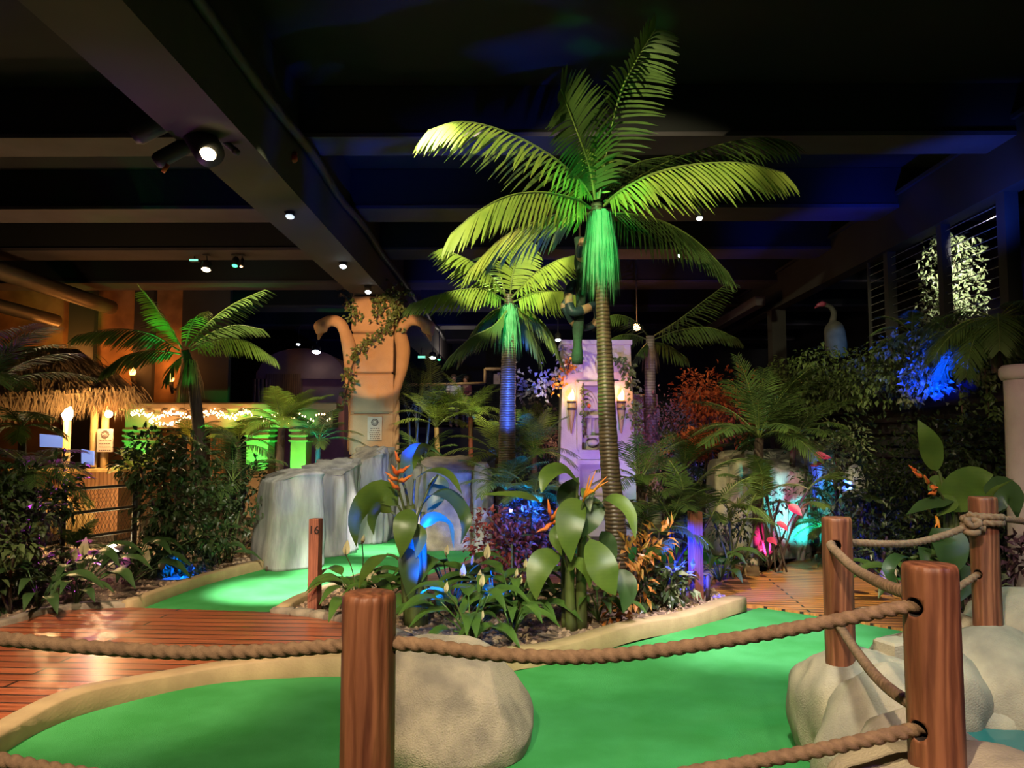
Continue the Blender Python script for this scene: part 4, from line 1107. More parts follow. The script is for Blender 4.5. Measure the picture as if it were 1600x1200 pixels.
# torch lamps by the hut
def tiki(label, px, py, pyb, Y, r, power, blob=False):
    q = P(px, py, Y)
    t = thing('torch_lamp', label, 'lamp', (q.x, Y, 0.0))
    b = MB(); b.tube([Vector((q.x, Y, 0.0)), Vector((q.x, Y, q.z - r * .8))], [.055, .05], 12); b.build('pole', M['bamboo'], t, True)
    b = MB(); b.tube([q + Vector((0, 0, -r)), q + Vector((-.01, 0, 0)), q + Vector((.02, 0, r * .9)), q + Vector((.04, 0, r * 1.6))], [r * .6, r, r * .7, .01], 12); b.build('flame', M['lampwarm'], t, True)
    point('torch_light', q + Vector((.0, -r - .08, .1)), power, (1.0, .62, .26), r)
tiki('bright flaming torch lamp on a bamboo pole before the hut', 106, 649, 700, 11.6, .08, 55)
lb_ = thing('bulb_lamp', 'bright round bulb on the bamboo post under the thatch eave', 'lamp', P(171, 645, HY - .12))
b = MB(); b.ball(P(170, 647, HY - .12), .06, 12); b.build('bulb', M['lampwarm'], lb_, True)
b = MB(); b.tube([P(168, 640, HY - .12), P(165, 637, HY)], .02, 8); b.build('holder', M['metal'], lb_, True)
point('bulb_light', P(172, 645, HY - .35), 40, (1.0, .62, .28), .06)
# ground flood lamp behind the fence
t = thing('ground_floodlight', 'dazzling floodlight on the ground behind the wire fence', 'lamp', (P(174, 862, 10.4).x, 10.4, 0.0))
q = P(174, 862, 10.4)
b = MB(); b.lathe(q, [(.06, .12), (.115, .09), (.115, .0)], 16, 0, axis=(.1, 1, -.1)); b.build('housing', M['metal'], t, True)
b = MB(); b.lathe(q, [(.105, -.005), (.08, -.014)], 16, 0, axis=(.1, 1, -.1)); b.build('lens', glow('flood_face', (1.0, .82, .5), 60), t, True)
b = MB(); b.tube([q + Vector((0, .05, -.05)), Vector((q.x, q.y + .05, 0))], .02, 8); b.build('stand', M['metal'], t, True)
point('flood_light', q + Vector((-.05, .45, .25)), 26, (1.0, .72, .36), .08)
point('flood_light', q + Vector((-.9, .8, .5)), 26, (1.0, .66, .3), .1)
# wire fence
fy0, fy1 = P(40, 800, 8.5), P(215, 800, 10.3)
t = thing('wire_fence', 'diamond wire fence with dark rails before the bar counter', 'fence', (fy0.x, fy0.y, .05))
def fp(u, z):
    return Vector((fy0.x + (fy1.x - fy0.x) * u, fy0.y + (fy1.y - fy0.y) * u, z))
for zz in (.98, .70, .40):
    b = MB(); b.tube([fp(-.15, zz), fp(.5, zz + .01), fp(1.0, zz)], .02, 10); b.build('rail', M['darkbamboo'], t, True)
for u in (.30, .97):
    b = MB(); b.tube([fp(u, .05), fp(u, 1.08)], .028 if u < .5 else .035, 12); b.build('post', M['darkbamboo'] if u < .5 else M['metal'], t, True)
b = MB(); Lf = (fy1 - fy0).length; k = -1.0
while k < Lf + .1:
    for sgn in (1, -1):
        a = k; zz0, zz1 = .08, .98
        e = a + sgn * .62
        u0, u1 = a / Lf, e / Lf
        b.tube([fp(u0, zz0), fp(u1, zz1)], .0028, 4, False)
    k += .065
b.build('wire_mesh', M['metal'], t, True)

# ------------------------------------------------------------------ portico with fairy lights
QY = 16.0
t = thing('stone_portico', 'long sandstone portico strung with fairy lights and lit green', 'portico', (P(300, 700, QY).x, QY, 0.0))
za, zb = P(300, 640, QY).z, P(300, 668, QY).z
xl, xr = P(196, 650, QY).x, P(520, 650, QY).x
b = MB(); b.box(((xl + xr) / 2, QY + .25, (za + zb) / 2), (xr - xl, .5, za - zb)); b.build('lintel', M['sand'], t, False)
b = MB(); b.box(((xl + xr) / 2, QY + .22, za + .06), (xr - xl + .2, .66, .16), bev=.03); b.build('cornice', M['sand'], t, False)
for px in (236, 262, 288, 322, 352, 382):
    b = MB(); q = P(px, 650, QY)
    b.tube([Vector((q.x, QY - .02, za - .06)), Vector((q.x, QY - .12, za - .06))], .09, 12); b.build('corbel', M['sand'], t, True)
for px, w in ((213, 38), (402, 34), (466, 24)):
    q = P(px, 700, QY); ww = w / F * QY
    c = MB(); c.box((q.x, QY + .22, zb / 2), (ww, .44, zb), bev=.015)
    for z in (zb - .05, zb - .16, zb - .27): c.box((q.x, QY + .22, z), (ww + .08, .5, .05), bev=.012)
    c.build('column', M['sand'], t, False)
b = MB(); b.slab([(328, 668), (352, 672), (352, 760), (328, 760)], QY + .6, .3); b.build('inner_wall', M['panelwood'], t, False)
t = thing('fairy_lights', 'tangled string of warm fairy lights along the portico lintel', 'fairy lights', P(290, 650, QY - .15))
rnd = random.Random(3); wire = []; b = MB()
for i in range(240):
    px = 205 + 190 * ((i * 0.618) % 1.0)
    py = 648 + 4 * math.sin(px * .11) + rnd.gauss(0, 2.6)
    if i > 190: px = 232 + 50 * rnd.random(); py = 657 + 6 * math.sin((px - 232) / 50 * 3.1) + rnd.gauss(0, 1.6)
    q = P(px, py, QY - .16 - .05 * rnd.random())
    b.lathe(q, [(.004, -.016), (.014, 0), (.004, .016)], 5)
o = b.build('bulbs', M['fairy'], t, False); o['kind'] = 'stuff'
b = MB(); b.tube(sample(PX([(203, 650, QY - .17), (240, 645, QY - .17), (290, 651, QY - .17), (340, 645, QY - .17), (395, 649, QY - .17), (440, 655, QY - .17), (480, 650, QY - .17)]), 50), .008, 6)
b.build('wire', M['darkbamboo'], t, True)
for px in (225, 270, 320, 370): point('fairy_glow', P(px, 651, QY - .5), 1.6, (1, .58, .22), .15)
b = MB()
for i in range(26):
    q = P(408 + 4.3 * i, 652 + 6 * math.sin(i * .8) + 3 * math.sin(i * 2.7), QY - 1.2)
    b.lathe(q, [(.004, -.018), (.016, 0), (.004, .018)], 5)
t2 = thing('fairy_lights', 'loose string of warm fairy lights among the bushy palms', 'fairy lights', P(460, 655, QY - 1.2))
o = b.build('bulbs', M['fairy'], t2, False); o['kind'] = 'stuff'
b = MB(); b.tube([P(408 + 4.3 * i, 652 + 6 * math.sin(i * .8) + 3 * math.sin(i * 2.7), QY - 1.2) for i in range(26)], .008, 6); b.build('wire', M['darkbamboo'], t2, True)

# three wall flames on the amber wall
for (px, py, lab) in ((125, 570, 'orange wall flame above the thatched roof'), (207, 582, 'orange wall flame between two amber wall panels'), (267, 592, 'orange wall flame beside the drooping palm trunk')):
    q = P(px, py, 17.2)
    t = thing('wall_flame', lab, 'torch', (q.x, 17.2, q.z - .2))
    b = MB(); b.tube([q + Vector((0, .1, -.32)), q + Vector((0, .0, -.06))], [.03, .06], 10); b.build('handle', M['darkbamboo'], t, True)
    b = MB(); b.tube([q + Vector((0, 0, -.06)), q, q + Vector((.01, 0, .08)), q + Vector((.02, 0, .15))], [.05, .075, .045, .005], 10); b.build('flame', M['flamered'], t, True)
    b = MB(); b.box(q + Vector((0, .17, -.22)), (.05, .22, .05)); b.build('bracket', M['darkbamboo'], t, False)
    point('flame_light', q + Vector((0, -.15, .25)), 11, (1.0, .34, .06), .08)
spot('amber_wall_lamp', P(95, 575, 16.6), P(85, 535, 17.5), 30, (1.0, .38, .06), 120, .8, .1)

# ------------------------------------------------------------------ domed pavilion, rear balcony, people
DY = 22.0
t = thing('domed_pavilion', 'brown domed pavilion with barred doorway beyond the portico', 'pavilion', (P(450, 700, DY).x, DY, 0))
dz = P(450, 582, DY).z
b = MB()
b.slab([(400, 582)] + [(470 - 66 * math.cos(a), 582 - 38 * math.sin(a)) for a in [math.pi * k / 20 for k in range(1, 20)]] + [(537, 582), (537, 592), (400, 592)], DY, 1.6)
b.build('dome', M['terracotta'], t, False)
b = MB(); b.slab([(394, 592), (538, 592), (538, 800), (394, 800)], DY + .15, 1.4); b.build('wall', M['terracotta'], t, False)
b = MB(); b.slab([(416, 584), (470, 584), (470, 660), (416, 660)], DY - .04, .2); b.build('shutter', M['panelwood'], t, False)
b = MB()
for k in range(5): b.tube([P(398 + k * 6, 592, DY - .02), P(398 + k * 6, 700, DY - .02)], .035, 6)
b.build('bars', M['terracotta'], t, True)
BY = 25.0
fz = P(700, 668, BY).z
bx0, bx1 = P(632, 600, BY).x, P(800, 600, BY).x
one_box('balcony_floor', ((bx0 + bx1) / 2 + 1.5, 26.6, fz - .1), (bx1 - bx0 + 4, 3.6, .2), M['walldark'])
one_box('wall_balcony', ((bx0 + bx1) / 2 + 1.5, 24.95, fz / 2), (bx1 - bx0 + 4, .2, fz - .2), M['walldark'])
t = thing('balcony_railing', 'pale brass handrail with wire infill on the far balcony', 'railing', ((bx0 + bx1) / 2, 24.9, fz))
zr = P(700, 599, 24.9).z; xe = P(758, 599, 24.9).x
b = MB(); b.tube([Vector((bx0 - .2, 24.9, zr - .06)), Vector((xe, 24.9, zr))], .05, 10); b.tube([Vector((xe, 24.9, zr)), Vector((xe, 24.9, P(0, 577, 24.9).z))], .05, 10); b.tube([Vector((xe, 24.9, P(0, 577, 24.9).z)), Vector((xe + .8, 24.9, P(0, 577, 24.9).z))], .05, 10)
b.build('handrail', M['bamboo'], t, True)
for x in (bx0, P(690, 600, 24.9).x, P(722, 600, 24.9).x, xe):
    b = MB(); b.tube([Vector((x, 24.9, fz - .05)), Vector((x, 24.9, zr))], .025, 8); b.build('post', M['metal'], t, True)
b = MB()
for k in range(9): b.tube([Vector((bx0, 24.9, fz + .1 + k * .13)), Vector((xe, 24.9, fz + .1 + k * .13))], .012, 5)
b.build('wires', M['metal'], t, True)
t = thing('mesh_gate', 'dark mesh gate with a paper notice at the balcony end', 'gate', (P(775, 660, 25.2).x, 25.2, fz))
b = MB()
for k in range(11): b.tube([P(762 + k * 2.7, 578, 25.2), P(762 + k * 2.7, 667, 25.2)], .012, 4)
for k in range(27): b.tube([P(762, 578 + k * 3.4, 25.2), P(789, 578 + k * 3.4, 25.2)], .012, 4)
b.build('mesh_panel', M['metal'], t, False)
b = MB(); b.slab([(771, 584), (781, 584), (781, 600), (771, 600)], 25.1, .02); b.build('paper_notice', M['paper'], t, False)

def skin_body(name, joints, edges, radii, m, parent, sub=2):
    me = bpy.data.meshes.new(name)
    off = worldloc(parent)
    me.from_pydata([tuple(Vector(j) - off) for j in joints], edges, [])
    o = bpy.data.objects.new(name, me); link(o, parent)
    md = o.modifiers.new('s', 'SKIN'); s2 = o.modifiers.new('d', 'SUBSURF'); s2.levels = s2.render_levels = sub
    for i, r in enumerate(radii): me.skin_vertices[0].data[i].radius = (r, r) if not isinstance(r, tuple) else r
    me.skin_vertices[0].data[0].use_root = True
    bpy.context.view_layer.update()
    m2 = bpy.data.meshes.new_from_object(o.evaluated_get(bpy.context.evaluated_depsgraph_get()))
    o.modifiers.clear(); o.data = m2
    m2.materials.clear(); m2.materials.append(m)
    for p in m2.polygons: p.use_smooth = True
    return o

def person(label, px, Y, z0, hgt, top_m, leg_m, face, arm_fwd):
    c = P(px, 600, Y); s = hgt / 1.7
    t = thing('person', label, 'person', (c.x, Y, z0))
    f = Vector((math.cos(face), math.sin(face), 0)); r = Vector((f.y, -f.x, 0))
    def J(a, b_, z): return Vector((c.x, Y, z0)) + (r * a + f * b_) * s + Vector((0, 0, z * s))
    jt = [J(0, 0, .92), J(0, 0, 1.12), J(0, 0, 1.36), J(0, .01, 1.46), J(0, .03, 1.60), J(0, .03, 1.68)]
    ed = [(0, 1), (1, 2), (2, 3), (3, 4), (4, 5)]; rd = [.12, .115, .12, .05, .085, .06]
    for sd in (-1, 1):
        k = len(jt)
        jt += [J(sd * .17, 0, 1.38), J(sd * .23, .04 * arm_fwd, 1.12), J(sd * .20, .28 * arm_fwd, 1.06), J(sd * .19, .36 * arm_fwd, 1.05)]
        ed += [(2, k), (k, k + 1), (k + 1, k + 2), (k + 2, k + 3)]; rd += [.06, .045, .035, .035]
        k = len(jt)
        jt += [J(sd * .09, 0, .82), J(sd * .10, .02, .48), J(sd * .10, -.01, .08), J(sd * .11, .12, .04)]
        ed += [(0, k), (k, k + 1), (k + 1, k + 2), (k + 2, k + 3)]; rd += [.085, .06, .04, .035]
    body = skin_body('body', jt, ed, [q * s for q in rd], M['skin'], t)
    nose = MB(); nose.ball(J(0, .12, 1.60), .015 * s, 6); nose.build('nose', M['skin'], body, True)
    skin_body('shirt', [J(0, 0, .95), J(0, 0, 1.15), J(0, 0, 1.37), J(-.17, 0, 1.38), J(-.23, .04 * arm_fwd, 1.16), J(.17, 0, 1.38), J(.23, .04 * arm_fwd, 1.16)], [(0, 1), (1, 2), (2, 3), (3, 4), (2, 5), (5, 6)], [q * s for q in (.14, .135, .14, .075, .06, .075, .06)], top_m, t)
    skin_body('trousers', [J(0, 0, .95), J(-.09, 0, .82), J(-.10, .02, .48), J(-.10, 0, .12), J(.09, 0, .82), J(.10, .02, .48), J(.10, 0, .12)], [(0, 1), (1, 2), (2, 3), (0, 4), (4, 5), (5, 6)], [q * s for q in (.135, .10, .075, .06, .10, .075, .06)], leg_m, t)
    h = MB(); h.ball(J(0, -.015, 1.645), .105 * s, 10); h.build('hair', M['hair'], t, True)
person('person in white top leaning at the far balcony rail', 709, 25.6, fz, 1.72, M['white'], M['grey'], -1.2, 1)
person('person in maroon top and blue trousers on the far balcony', 728, 25.9, fz, 1.70, M['maroon'], M['navy'], -2.2, .6)
point('balcony_light', P(712, 560, 24.0), 16, (1.0, .85, .7), .1)

# ------------------------------------------------------------------ wire screen and bird over the planter wall
t = thing('wire_screen', 'taut horizontal wires strung between posts over the planter', 'wire screen', (5.62, 10.2, 2.3))
b = MB()
for k in range(14): b.tube([Vector((5.62, 8.9, 2.75 + k * .12)), Vector((5.62, 12.4, 2.75 + k * .12))], .006, 4)
b.build('wires', M['grey'], t, False)
b = MB(); b.tube([Vector((5.62, 12.4, 2.3)), Vector((5.62, 12.4, 4.4))], .03, 8); b.build('end_post', M['walldark'], t, False)
SY_ = 12.6
t = thing('bird_statue', 'grey long-necked bird statue perched above the hanging ivy', 'statue', P(1305, 550, SY_))
b = MB()
cb = sample(PX([(1308, 560, SY_), (1306, 535, SY_), (1303, 512, SY_), (1300, 500, SY_)]), 14)
b.tube(cb, [.10, .14, .155, .165, .168, .168, .166, .163, .16, .15, .14, .12, .09, .06, .04], 18)
b.build('body', M['statue'], t, True)
b = MB(); b.tube(sample(PX([(1301, 503, SY_), (1303, 490, SY_), (1298, 480, SY_), (1288, 476, SY_)]), 14), [.055 - .0018 * i for i in range(15)], 12); b.build('neck', M['statue'], t, True)
b = MB(); hd = P(1285, 475, SY_); b.tube([hd + Vector((.05, 0, .0)), hd, hd + Vector((-.07, 0, -.02)), hd + Vector((-.13, 0, -.07))], [.035, .05, .03, .006], 12); b.build('head', M['pinkplastic'], t, True)
spot('bird_blue', P(1345, 545, 11.6), P(1314, 538, SY_), 14, (.02, .35, 1.0), 40, .4, .03)
# the pinkish pillar by the knotted post
t = thing('plaster_pillar', 'round pinkish plaster pillar behind the knotted fence post', 'pillar', (P(1606, 700, 7.0).x, 7.0, .02))
b = MB(); b.lathe((P(1606, 700, 7.0).x, 7.0, 0), [(.20, .02), (.19, .5), (.175, 1.2), (.165, 1.9), (.165, 2.1)], 28); b.build('shaft', M['temple'], t, True)
b = MB(); b.lathe((P(1606, 700, 7.0).x, 7.0, 2.1), [(.18, 0), (.20, .04), (.20, .10), (.17, .13)], 28); b.build('cap', M['temple'], t, True)
# slatted balustrade glimpsed under the ivy
t = thing('slat_balustrade', 'dark slatted balustrade catching light below the hanging ivy', 'balustrade', (5.45, 11.5, 1.6))
for k in range(5):
    b = MB(); b.box((5.44, 12.2, 1.35 + k * .17), (.05, 7.0, .06)); b.build('slat', M['metal'], t, False)

# ================================================================== plants
Z = Vector((0, 0, 1))
def frond(mb, pts, nl=34, ll=.5, lw=.035, spread=.45, hang=.75, fwd=.45, start=.08, tip=.45, nrm=None, grav=.22, seg=4, seed=0, rr=.012, mi=0, mr=1, side_only=None):
    """one feather frond: a rachis along pts with paired leaflets"""
    rnd = random.Random(seed)
    N = 20
    cv = sample(pts, N)
    mb.tube(cv, [rr * (1 - .75 * i / N) for i in range(N + 1)], 6, True, mr)
    for i in range(nl):
        t = start + (1 - start) * (i + .3) / nl
        p = curve(pts, t); tan = (curve(pts, min(1, t + .02)) - curve(pts, max(0, t - .02))).normalized()
        up = Vector(nrm) if nrm is not None else Z
        side = tan.cross(up)
        if side.length < .08: side = tan.cross(Vector((0, -1, .2)))
        side.normalize(); up2 = side.cross(tan)
        prof = min(1.0, .45 + 2.2 * (t - start)) * (1 - (1 - tip) * max(0, (t - .45) / .55) ** 1.4)
        for s in (-1, 1):
            if side_only and s != side_only: continue
            L = ll * prof * rnd.uniform(.88, 1.06)
            d = (side * s * spread + tan * (fwd + .25 * t) - up2 * 0.0 - Z * hang * .55 + up2 * .12 + Vector((rnd.uniform(-.05, .05), rnd.uniform(-.05, .05), rnd.uniform(-.05, .05)))).normalized()
            wv = tan - d * tan.dot(d)
            if wv.length < 1e-3: wv = side
            wv.normalize()
            q = p.copy(); row = []
            for k in range(seg + 1):
                u = k / seg
                w = lw * (.45 + .55 * math.sin(math.pi * min(1, u * .8 + .12))) * (1 if u < .99 else .12) / 2
                row.append((q - wv * w, q + wv * w))
                d = (d - Z * grav * (1.0 / seg) * 2.2).normalized()
                q = q + d * (L / seg)
            b = len(mb.v)
            for l, r in row: mb.v.extend([l, r])
            for k in range(seg):
                mb.f.append((b + 2 * k, b + 2 * k + 1, b + 2 * k + 3, b + 2 * k + 2)); mb.m.append(mi)

def fibre_skirt(mb, c, r, h, n, seed, spread=.35):
    rnd = random.Random(seed)
    for _ in range(n):
        a = rnd.random() * 6.283; rr = r * rnd.uniform(.5, 1)
        p = c + Vector((math.cos(a) * rr, math.sin(a) * rr, rnd.uniform(-.05, .12)))
        L = h * rnd.uniform(.45, 1.0); o = Vector((math.cos(a), math.sin(a), 0)) * spread * L * rnd.uniform(.1, 1)
        w = Vector((-math.sin(a), math.cos(a), 0)) * rnd.uniform(.004, .010)
        m = p + o * .7 - Z * L * .5; e = p + o - Z * L
        mb.add([p - w, p + w, m + w, m - w, e], [(0, 1, 2, 3), (3, 2, 4)])

# ---- the big palm
def palm_px(name, label, trunk_pts, rads, fronds, crown, fm, tm, skirt=None, dark=(), fan=True, **kw):
    base = Vector(trunk_pts[0])
    t = thing(name, label, 'palm tree', (base.x, base.y, base.z))
    b = MB(); cv = sample(trunk_pts, 90)
    n = len(rads) - 1
    rr = []
    for i in range(91):
        x = i / 90 * n; k = min(int(x), n - 1)
        rr.append((rads[k] + (rads[k + 1] - rads[k]) * (x - k)) * (1 + .035 * math.sin(i * 2.4)))
    b.tube(cv, rr, 18); b.build('trunk', tm, t, True)
    for i, f in enumerate(fronds):
        opt = dict(kw); 
        pts = f
        if isinstance(f, tuple): pts, o_ = f; opt.update(o_)
        m = opt.pop('mat', fm)
        b = MB(); frond(b, pts, seed=i + 1, **opt)
        b.build('frond', [m, M['rachis']], t, False)
    if skirt:
        m_, c, r, h, nn, sp_ = skirt
        b = MB(); fibre_skirt(b, c, r, h, nn, 3, sp_); b.build('fibre_skirt', m_, t, False)
    return t

Y = 7.1
palm_px('palm_tree', 'tallest palm with ringed trunk rising from the middle of the island',
    [Vector((P(966, 950, Y).x, Y, .04)), P(965, 880, Y), P(960, 800, Y), P(954, 740, Y), P(949, 660, Y), P(946, 580, Y), P(943, 510, Y), P(940, 440, Y), P(936, 360, Y), P(932, 318, Y)],
    [.125, .098, .092, .088, .083, .075, .066, .060, .062, .05],
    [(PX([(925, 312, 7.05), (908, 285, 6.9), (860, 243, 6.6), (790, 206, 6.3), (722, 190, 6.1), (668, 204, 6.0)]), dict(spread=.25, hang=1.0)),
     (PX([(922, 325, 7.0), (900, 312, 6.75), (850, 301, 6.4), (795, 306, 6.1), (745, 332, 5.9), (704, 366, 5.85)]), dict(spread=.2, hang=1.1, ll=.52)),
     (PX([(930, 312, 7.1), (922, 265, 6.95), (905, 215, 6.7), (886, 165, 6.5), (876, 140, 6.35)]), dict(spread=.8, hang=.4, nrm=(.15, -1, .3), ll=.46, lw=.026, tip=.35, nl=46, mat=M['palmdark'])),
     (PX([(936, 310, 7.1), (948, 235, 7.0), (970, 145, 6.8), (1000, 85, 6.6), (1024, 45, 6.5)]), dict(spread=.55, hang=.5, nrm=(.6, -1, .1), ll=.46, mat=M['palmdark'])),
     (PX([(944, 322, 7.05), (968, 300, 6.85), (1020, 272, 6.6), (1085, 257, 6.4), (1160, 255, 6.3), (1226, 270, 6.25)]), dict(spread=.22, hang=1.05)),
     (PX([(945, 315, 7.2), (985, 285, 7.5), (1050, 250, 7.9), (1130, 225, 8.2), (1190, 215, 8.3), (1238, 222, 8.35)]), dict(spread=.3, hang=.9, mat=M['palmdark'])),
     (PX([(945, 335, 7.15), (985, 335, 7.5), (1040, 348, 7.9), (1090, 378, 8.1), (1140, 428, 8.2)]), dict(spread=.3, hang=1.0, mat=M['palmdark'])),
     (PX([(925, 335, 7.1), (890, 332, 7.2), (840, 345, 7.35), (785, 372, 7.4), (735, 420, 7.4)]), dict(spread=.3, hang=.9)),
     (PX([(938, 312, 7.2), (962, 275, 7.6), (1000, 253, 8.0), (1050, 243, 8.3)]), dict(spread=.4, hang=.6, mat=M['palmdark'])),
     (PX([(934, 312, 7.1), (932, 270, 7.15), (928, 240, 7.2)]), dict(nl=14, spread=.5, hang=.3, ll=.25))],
    None, M['palm'], M['trunk'], (M['fibre'], P(938, 350, Y), .12, .74, 620, .14), nl=40, ll=.54, lw=.024, rr=.016)

Y = 11.2
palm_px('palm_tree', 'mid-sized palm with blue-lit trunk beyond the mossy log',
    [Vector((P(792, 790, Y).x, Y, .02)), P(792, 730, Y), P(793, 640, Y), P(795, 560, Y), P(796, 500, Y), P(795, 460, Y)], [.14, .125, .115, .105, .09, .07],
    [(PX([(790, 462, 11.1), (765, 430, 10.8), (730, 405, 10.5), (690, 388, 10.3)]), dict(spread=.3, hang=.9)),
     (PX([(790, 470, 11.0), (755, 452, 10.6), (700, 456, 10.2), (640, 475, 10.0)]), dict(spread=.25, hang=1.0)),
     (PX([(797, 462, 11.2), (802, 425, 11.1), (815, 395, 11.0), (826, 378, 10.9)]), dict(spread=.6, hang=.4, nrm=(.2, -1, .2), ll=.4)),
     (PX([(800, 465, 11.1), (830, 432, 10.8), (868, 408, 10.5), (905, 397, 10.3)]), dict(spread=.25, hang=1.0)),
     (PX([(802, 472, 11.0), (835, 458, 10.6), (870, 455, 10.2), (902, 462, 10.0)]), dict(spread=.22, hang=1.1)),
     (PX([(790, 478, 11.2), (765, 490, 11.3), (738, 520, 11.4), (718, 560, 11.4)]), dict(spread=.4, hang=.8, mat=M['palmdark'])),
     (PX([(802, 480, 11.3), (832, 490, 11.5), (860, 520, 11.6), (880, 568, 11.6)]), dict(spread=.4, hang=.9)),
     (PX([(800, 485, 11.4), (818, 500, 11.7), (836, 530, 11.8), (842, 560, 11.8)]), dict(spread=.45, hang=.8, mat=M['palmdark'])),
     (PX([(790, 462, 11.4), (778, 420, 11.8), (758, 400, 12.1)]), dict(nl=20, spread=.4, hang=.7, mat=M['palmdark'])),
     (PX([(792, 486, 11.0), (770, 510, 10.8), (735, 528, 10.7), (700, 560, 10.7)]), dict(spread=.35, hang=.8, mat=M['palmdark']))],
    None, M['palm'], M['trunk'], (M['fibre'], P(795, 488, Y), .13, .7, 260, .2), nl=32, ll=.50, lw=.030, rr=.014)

Y = 14.6
palm_px('palm_tree', 'slim palm with pale smooth trunk beside the temple tower',
    [Vector((P(1024, 770, Y).x, Y, .02)), P(1020, 700, Y), P(1016, 620, Y), P(1016, 560, Y), P(1016, 525, Y)], [.13, .12, .105, .095, .08],
    [(PX([(1010, 530, Y), (985, 522, Y - .3), (955, 530, Y - .6), (930, 560, Y - .8)]), dict(spread=.3, hang=1.0)),
     (PX([(1012, 525, Y), (990, 500, Y - .4), (960, 492, Y - .7), (935, 505, Y - .9)]), {}),
     (PX([(1022, 525, Y), (1060, 500, Y - .5), (1100, 470, Y - .9), (1140, 440, Y - 1.2)]), {}),
     (PX([(1022, 530, Y), (1065, 515, Y - .5), (1110, 512, Y - .9), (1155, 530, Y - 1.2)]), dict(spread=.3, hang=1.0)),
     (PX([(1020, 535, Y), (1045, 540, Y + .3), (1075, 560, Y + .5)]), dict(nl=18)),
     (PX([(1012, 535, Y), (1000, 548, Y - .4), (985, 572, Y - .6)]), dict(nl=18, ll=.3))],
    None, M['palmdark'], M['trunkpale'], (M['dryfibre'], P(1016, 548, Y), .12, .5, 110, .2), nl=28, ll=.5, lw=.03, rr=.014)

Y = 10.3
palm_px('palm_tree', 'drooping palm with green-lit crown before the portico',
    [Vector((P(314, 860, Y).x, Y, .05)), P(312, 760, Y), P(312, 690, Y), P(306, 630, Y), P(298, 580, Y), P(289, 548, Y)], [.085, .08, .08, .075, .07, .05],
    [(PX([(284, 545, 10.2), (268, 515, 10.1), (248, 488, 10.0), (222, 455, 10.0)]), dict(spread=.35, hang=.4, ll=.26, nrm=(-.5, -1, .3))),
     (PX([(290, 540, 10.3), (298, 510, 10.1), (310, 492, 9.95), (326, 486, 9.8)]), dict(nl=20, ll=.22, hang=.8)),
     (PX([(294, 542, 10.3), (325, 505, 10.3), (365, 475, 10.3), (415, 452, 10.3)]), dict(mat=M['palmdark'])),
     (PX([(298, 548, 10.2), (340, 530, 9.9), (385, 533, 9.7), (432, 562, 9.6)]), dict(spread=.2, hang=1.1, ll=.34)),
     (PX([(280, 548, 10.2), (235, 522, 9.9), (180, 514, 9.7), (118, 524, 9.6)]), dict(spread=.25, hang=1.0, mat=M['palmdark'])),
     (PX([(282, 553, 10.2), (240, 548, 10.0), (195, 556, 9.9), (160, 580, 9.8)]), dict(spread=.3, hang=1.0, mat=M['palmdark'])),
     (PX([(296, 545, 10.5), (330, 520, 10.9), (370, 508, 11.1), (412, 515, 11.2)]), dict(mat=M['palmdark'])),
     (PX([(284, 545, 10.5), (262, 512, 10.9), (240, 470, 11.1)]), dict(mat=M['palmdark'], nl=20)),
     (PX([(284, 558, 10.1), (270, 570, 9.9), (258, 598, 9.8)]), dict(mat=M['palmdark'], nl=16, ll=.25))],
    None, M['palm'], M['bark'], (M['dryfibre'], P(297, 575, Y), .10, .55, 120, .25), nl=32, ll=.38, lw=.02, rr=.012)

# ---- small feathery palms
def arc(base, az, elev, L, droop, n=6):
    d = Vector((math.cos(az) * math.cos(elev), math.sin(az) * math.cos(elev), math.sin(elev)))
    p = Vector(base); out = [p.copy()]
    for i in range(n):
        p = p + d * (L / n); out.append(p.copy())
        d = (d - Z * droop / n).normalized()
    return out

def fern_palm(label, px, pyb, Yd, crown_py, L, nf, seed, m, name='feather_palm', trunk_m=None, tr=.05, zb=.05, ll=None, elev=(.35, 1.25), droop=1.3, stems=1, group=None, azs=None, lw=.015, nl=22, hang=.2, spread=.75, cat='small palm'):
    rnd = random.Random(seed)
    base = P(px, pyb, Yd); base.z = zb
    cr = P(px, crown_py, Yd)
    t = thing(name, label, cat, base, group)
    crowns = [cr]
    if cr.z - zb > .15:
        if stems == 1:
            b = MB(); b.tube(sample([base, base.lerp(cr, .5) + Vector((rnd.uniform(-.04, .04), 0, 0)), cr], 12), [tr * (1.1 - .3 * i / 12) for i in range(13)], 10); b.build('trunk', trunk_m or M['bark'], t, True)
        else:
            crowns = []
            for k in range(stems):
                e = cr + Vector((rnd.uniform(-.3, .3), rnd.uniform(-.2, .2), rnd.uniform(-.35, .15)))
                b = MB(); s0 = base + Vector((rnd.uniform(-.12, .12), rnd.uniform(-.12, .12), 0))
                b.tube(sample([s0, s0.lerp(e, .5) + Vector((0, 0, .05)), e], 10), tr, 8); b.build('cane', trunk_m or M['stalk'], t, True)
                crowns.append(e)
    k = 0
    for i in range(nf):
        az = (azs[i] if azs else (i + rnd.uniform(-.3, .3)) * 2 * math.pi / nf)
        el = rnd.uniform(*elev)
        b = MB(); frond(b, arc(crowns[i % len(crowns)], az, el, L * rnd.uniform(.8, 1.1), droop * rnd.uniform(.7, 1.2)), nl=nl, ll=(ll or L * .32), lw=lw, spread=spread, hang=hang, fwd=.55, start=.18, tip=.35, grav=.18, seg=3, seed=seed * 31 + i, rr=.008)
        b.build('frond', [m, M['rachis']], t, False)
    return t

